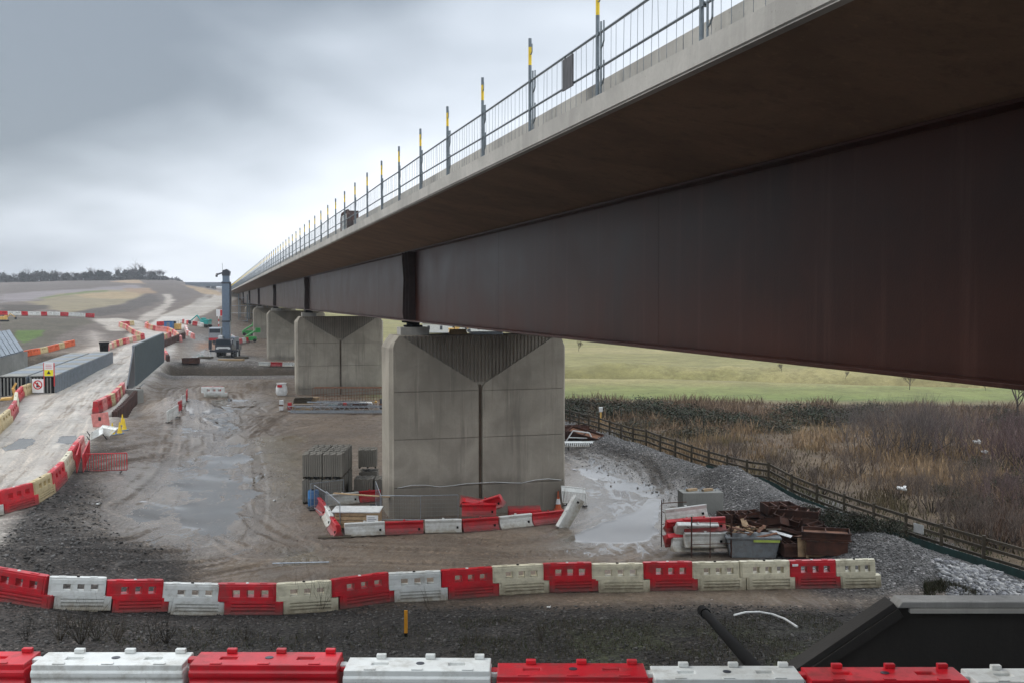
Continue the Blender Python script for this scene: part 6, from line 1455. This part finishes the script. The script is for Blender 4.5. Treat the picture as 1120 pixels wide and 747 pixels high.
TH = [Proto(thicket('bare_thicket', 4.2, 7, 46, [(.15,.125,.125),(.10,.085,.075),(.19,.16,.145)], 21)), Proto(thicket('bare_thicket', 3.4, 5, 30, [(.17,.115,.115),(.12,.085,.08)], 22)), Proto(thicket('bare_thicket', 2.3, 3.4, 22, [(.18,.14,.115),(.12,.095,.08)], 23))]
for i, (px_, py_, k_, s_) in enumerate(((962,500,0,1),(998,503,0,1.05),(1034,502,0,.95),(1108,512,1,1.25),(1124,520,1,1.3),(1092,508,1,.9),(850,520,2,.9),(800,505,2,.8),(980,545,2,.9),(1020,560,2,1.0),(1060,585,2,1.0),(1095,600,2,1.1),(900,540,2,.8),(1118,570,1,.9),(940,520,2,1.0),(1070,540,2,1.1))):
    TH[k_].put(at(px_, py_, -.1), random.uniform(0, 6), '%s bare purple brown thicket in the rough ground right of the bridge' % od(i), 'bare thickets in the rough ground', (s_, s_, s_*random.uniform(.75,.95)))
BT = [Proto(bare_tree(5.5, 31, lev=4)), Proto(bare_tree(4.2, 32, lev=4)), Proto(bare_tree(7, 33, (.09,.07,.065), lev=4))]
for px_, py_, k_, s_, lab in ((633,384,0,.42,'small bare tree in the green field just right of the nearest pier'), (995,426,0,.42,'small bare tree in the field under the girder, largest of the middle group'), (925,414,1,.3,'thin bare sapling in the green field right of the middle'), (855,407,1,.35,'thin bare sapling in the green field below the girder, left of the others'), (1078,427,1,.28,'thin bare sapling in the field close under the girder at the right'), (1112,462,2,.9,'bare tree at the right edge of the picture before the bright grass'), (672,376,1,.7,'faint bare bush far in the field right of the pier')):
    BT[k_].put(at(px_, py_, -.1), random.uniform(0,6), lab, None, (s_, s_, s_))
# skyline trees on the hill
ID = [(.018,.026,.022),(.028,.036,.028),(.04,.042,.035)]
SK = [Proto(leafy('ivy_clad_tree', 12, 9, 700, .55, ID, 41, 6, 2, True)), Proto(leafy('ivy_clad_tree', 14, 6, 600, .5, ID, 42, 5, 2, True)), Proto(leafy('round_dark_tree', 10, 12, 800, .55, ID, 43, 7, 2, True)), Proto(bare_tree(12, 44, (.05,.045,.045), 'tall_bare_tree', 1.6, 4, .55))]
def skyz(px, Y): x = (px-PX0)/F*Y; return Vector((x, Y, hz(x, Y)-.5))
sk = [(4,0),(10,2),(18,3),(25,1),(31,2),(38,3),(45,2),(49,3),(56,2),(60,0),(66,3),(72,2),(76,0),(83,3),(88,2),(94,2),(99,1),(104,0),(110,2),(115,2),(119,3),(130,1),(137,2),(143,2),(148,3),(153,0),(157,1),(163,3),(168,2),(173,3),(177,3)]
rr = random.Random(9)
for i, (px_, k_) in enumerate(sk):
    Yk = rr.uniform(860, 900); s_ = rr.uniform(.75,1.15)*(1.05 if k_ == 1 else .85); SK[k_].put(skyz(px_, Yk), rr.uniform(0,6), '%s tree from the left on the hilltop skyline' % od(i), 'trees on the hilltop skyline', (s_*1.15, s_*1.15, s_))
bl = []
for px_ in range(-30, 182, 3): p_ = skyz(px_+rr.uniform(-1,1), 880+rr.uniform(-6,6)); bl.append((p_.x, p_.y, p_.z+1.6, 3.2, 3, rr.uniform(2.0,3.8)))
V, Fq, col = leaf_cloud(9000, [(a, b, c_, d_, e_, f_) for a, b, c_, d_, e_, f_ in bl], .6, ID+[(.05,.045,.04)]); tag(mesh_np('hilltop_hedge', V, Fq, 'leaf', col=col), 'dark continuous hedge along the hilltop under the skyline trees', 'hedge', kind='stuff')
bl = []
for px_ in range(178, 198, 2): p_ = skyz(px_, 1250); bl.append((p_.x, p_.y, CZ+(328-309.5)*1250/F+rr.uniform(-.6,.6), 5, 4, 5+rr.uniform(-.5,1)))
V, Fq, col = leaf_cloud(2500, bl, .9, ID); tag(mesh_np('distant_wood', V, Fq, 'leaf', col=col), 'pale bluish strip of wood at the right end of the hilltop', 'wood', kind='stuff')
# crumpled litter
for i, (px_, py_, s_) in enumerate(((986,550,.25),(1068,495,.3),(1076,507,.25),(300,548,.1),(107,552,.12),(600,665,.08))):
    q = at(px_, py_, .8 if px_ > 900 else .05); t = thing('litter_scrap', 'scrap of white litter, %s of those caught in the scrub and gravel' % od(i), 'litter', q); m = MB(); m.box((0,0,0),(s_*2,s_,s_*.5), rz=.4*i, rx=.3, ry=.2); m.box((s_*.6,0,s_*.3),(s_,s_*.7,s_*.3), rz=1+i, ry=-.4); m.build('sheet', 'offwhite', t, bevel=s_*.15)

# ------------------------------------------------------------------ sky, sun and air
w = bpy.data.worlds.new('World'); scene.world = w; w.use_nodes = True; nt = w.node_tree; nt.nodes.clear()
out = nt.nodes.new('ShaderNodeOutputWorld'); bg = nt.nodes.new('ShaderNodeBackground'); L(nt, bg.outputs[0], out.inputs[0])
SUN_EL, SUN_AZ = math.radians(42), math.radians(-75)       # azimuth from +Y towards +X
sky = N(nt, 'ShaderNodeTexSky', sky_type='NISHITA', sun_disc=False, sun_elevation=SUN_EL, sun_rotation=SUN_AZ, air_density=1.2, dust_density=3)
tc = N(nt, 'ShaderNodeTexCoord'); gen = tc.outputs['Generated']; sp = N(nt, 'ShaderNodeSeparateXYZ'); L(nt, gen, sp.inputs[0])
X, Y, Z = sp.outputs
iz = math_n(nt, 'DIVIDE', 1.0, math_n(nt, 'ADD', math_n(nt, 'MAXIMUM', Z, 0.0), .30))
cp = N(nt, 'ShaderNodeCombineXYZ'); L(nt, math_n(nt, 'MULTIPLY', X, iz), cp.inputs[0]); L(nt, math_n(nt, 'MULTIPLY', Y, iz), cp.inputs[1])
n1 = noise(nt, cp.outputs[0], 1.3, 3, .42, .2); n2 = noise(nt, cp.outputs[0], 3.2, 5, .5, .3)
# cloud base is thick and dark to the upper left, thin and bright low down and to the right
g = math_n(nt, 'ADD', math_n(nt, 'MULTIPLY_ADD', Z, 3.2, -.05), math_n(nt, 'MULTIPLY', X, -1.15))
g = math_n(nt, 'ADD', g, math_n(nt, 'MULTIPLY', math_n(nt, 'SUBTRACT', n1, .5), 1.35)); g = math_n(nt, 'ADD', g, math_n(nt, 'MULTIPLY', math_n(nt, 'SUBTRACT', n2, .5), .26))
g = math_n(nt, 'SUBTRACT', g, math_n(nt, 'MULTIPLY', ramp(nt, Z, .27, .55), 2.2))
cr = N(nt, 'ShaderNodeValToRGB'); L(nt, g, cr.inputs[0]); e = cr.color_ramp; e.interpolation = 'B_SPLINE'
e.elements[0].position = .30; e.elements[0].color = (.62, .65, .69, 1); e.elements[1].position = 1.0; e.elements[1].color = (.13, .155, .185, 1)
x_ = e.elements.new(.5); x_.color = (.485, .525, .58, 1); x_ = e.elements.new(.75); x_.color = (.31, .345, .39, 1)
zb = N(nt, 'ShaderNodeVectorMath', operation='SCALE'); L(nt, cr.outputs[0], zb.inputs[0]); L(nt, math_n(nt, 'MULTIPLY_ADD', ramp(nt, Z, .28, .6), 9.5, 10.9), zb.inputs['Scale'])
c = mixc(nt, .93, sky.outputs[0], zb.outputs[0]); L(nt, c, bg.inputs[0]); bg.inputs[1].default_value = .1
sl = bpy.data.lights.new('sun', 'SUN'); sl.energy = 1.0; sl.angle = math.radians(25); sl.color = (1, .96, .9); so = bpy.data.objects.new('sun', sl); C.objects.link(so)
dv = Vector((math.sin(SUN_AZ)*math.cos(SUN_EL), math.cos(SUN_AZ)*math.cos(SUN_EL), math.sin(SUN_EL))); so.rotation_euler = dv.to_track_quat('Z', 'Y').to_euler()
scene.view_settings.view_transform = 'Standard'; scene.view_settings.look = 'None'; scene.view_settings.gamma = 1; scene.view_settings.exposure = .78
scene.cycles.max_bounces = 6; scene.cycles.diffuse_bounces = 3; scene.cycles.glossy_bounces = 3

# a little haze in the air
hm = bpy.data.materials.new('haze_air'); hm.use_nodes = True; nt = hm.node_tree; nt.nodes.clear(); o = nt.nodes.new('ShaderNodeOutputMaterial'); v = nt.nodes.new('ShaderNodeVolumePrincipled')
v.inputs['Color'].default_value = (.88, .93, 1, 1); v.inputs['Density'].default_value = .0002; L(nt, v.outputs[0], o.inputs['Volume']); M['haze'] = hm
mb = MB(); mb.b2((-5200,-5200,-6), (5200,5200,62)); tag(mb.build('haze', 'haze'), kind='stuff')
scene.cycles.volume_bounces = 0
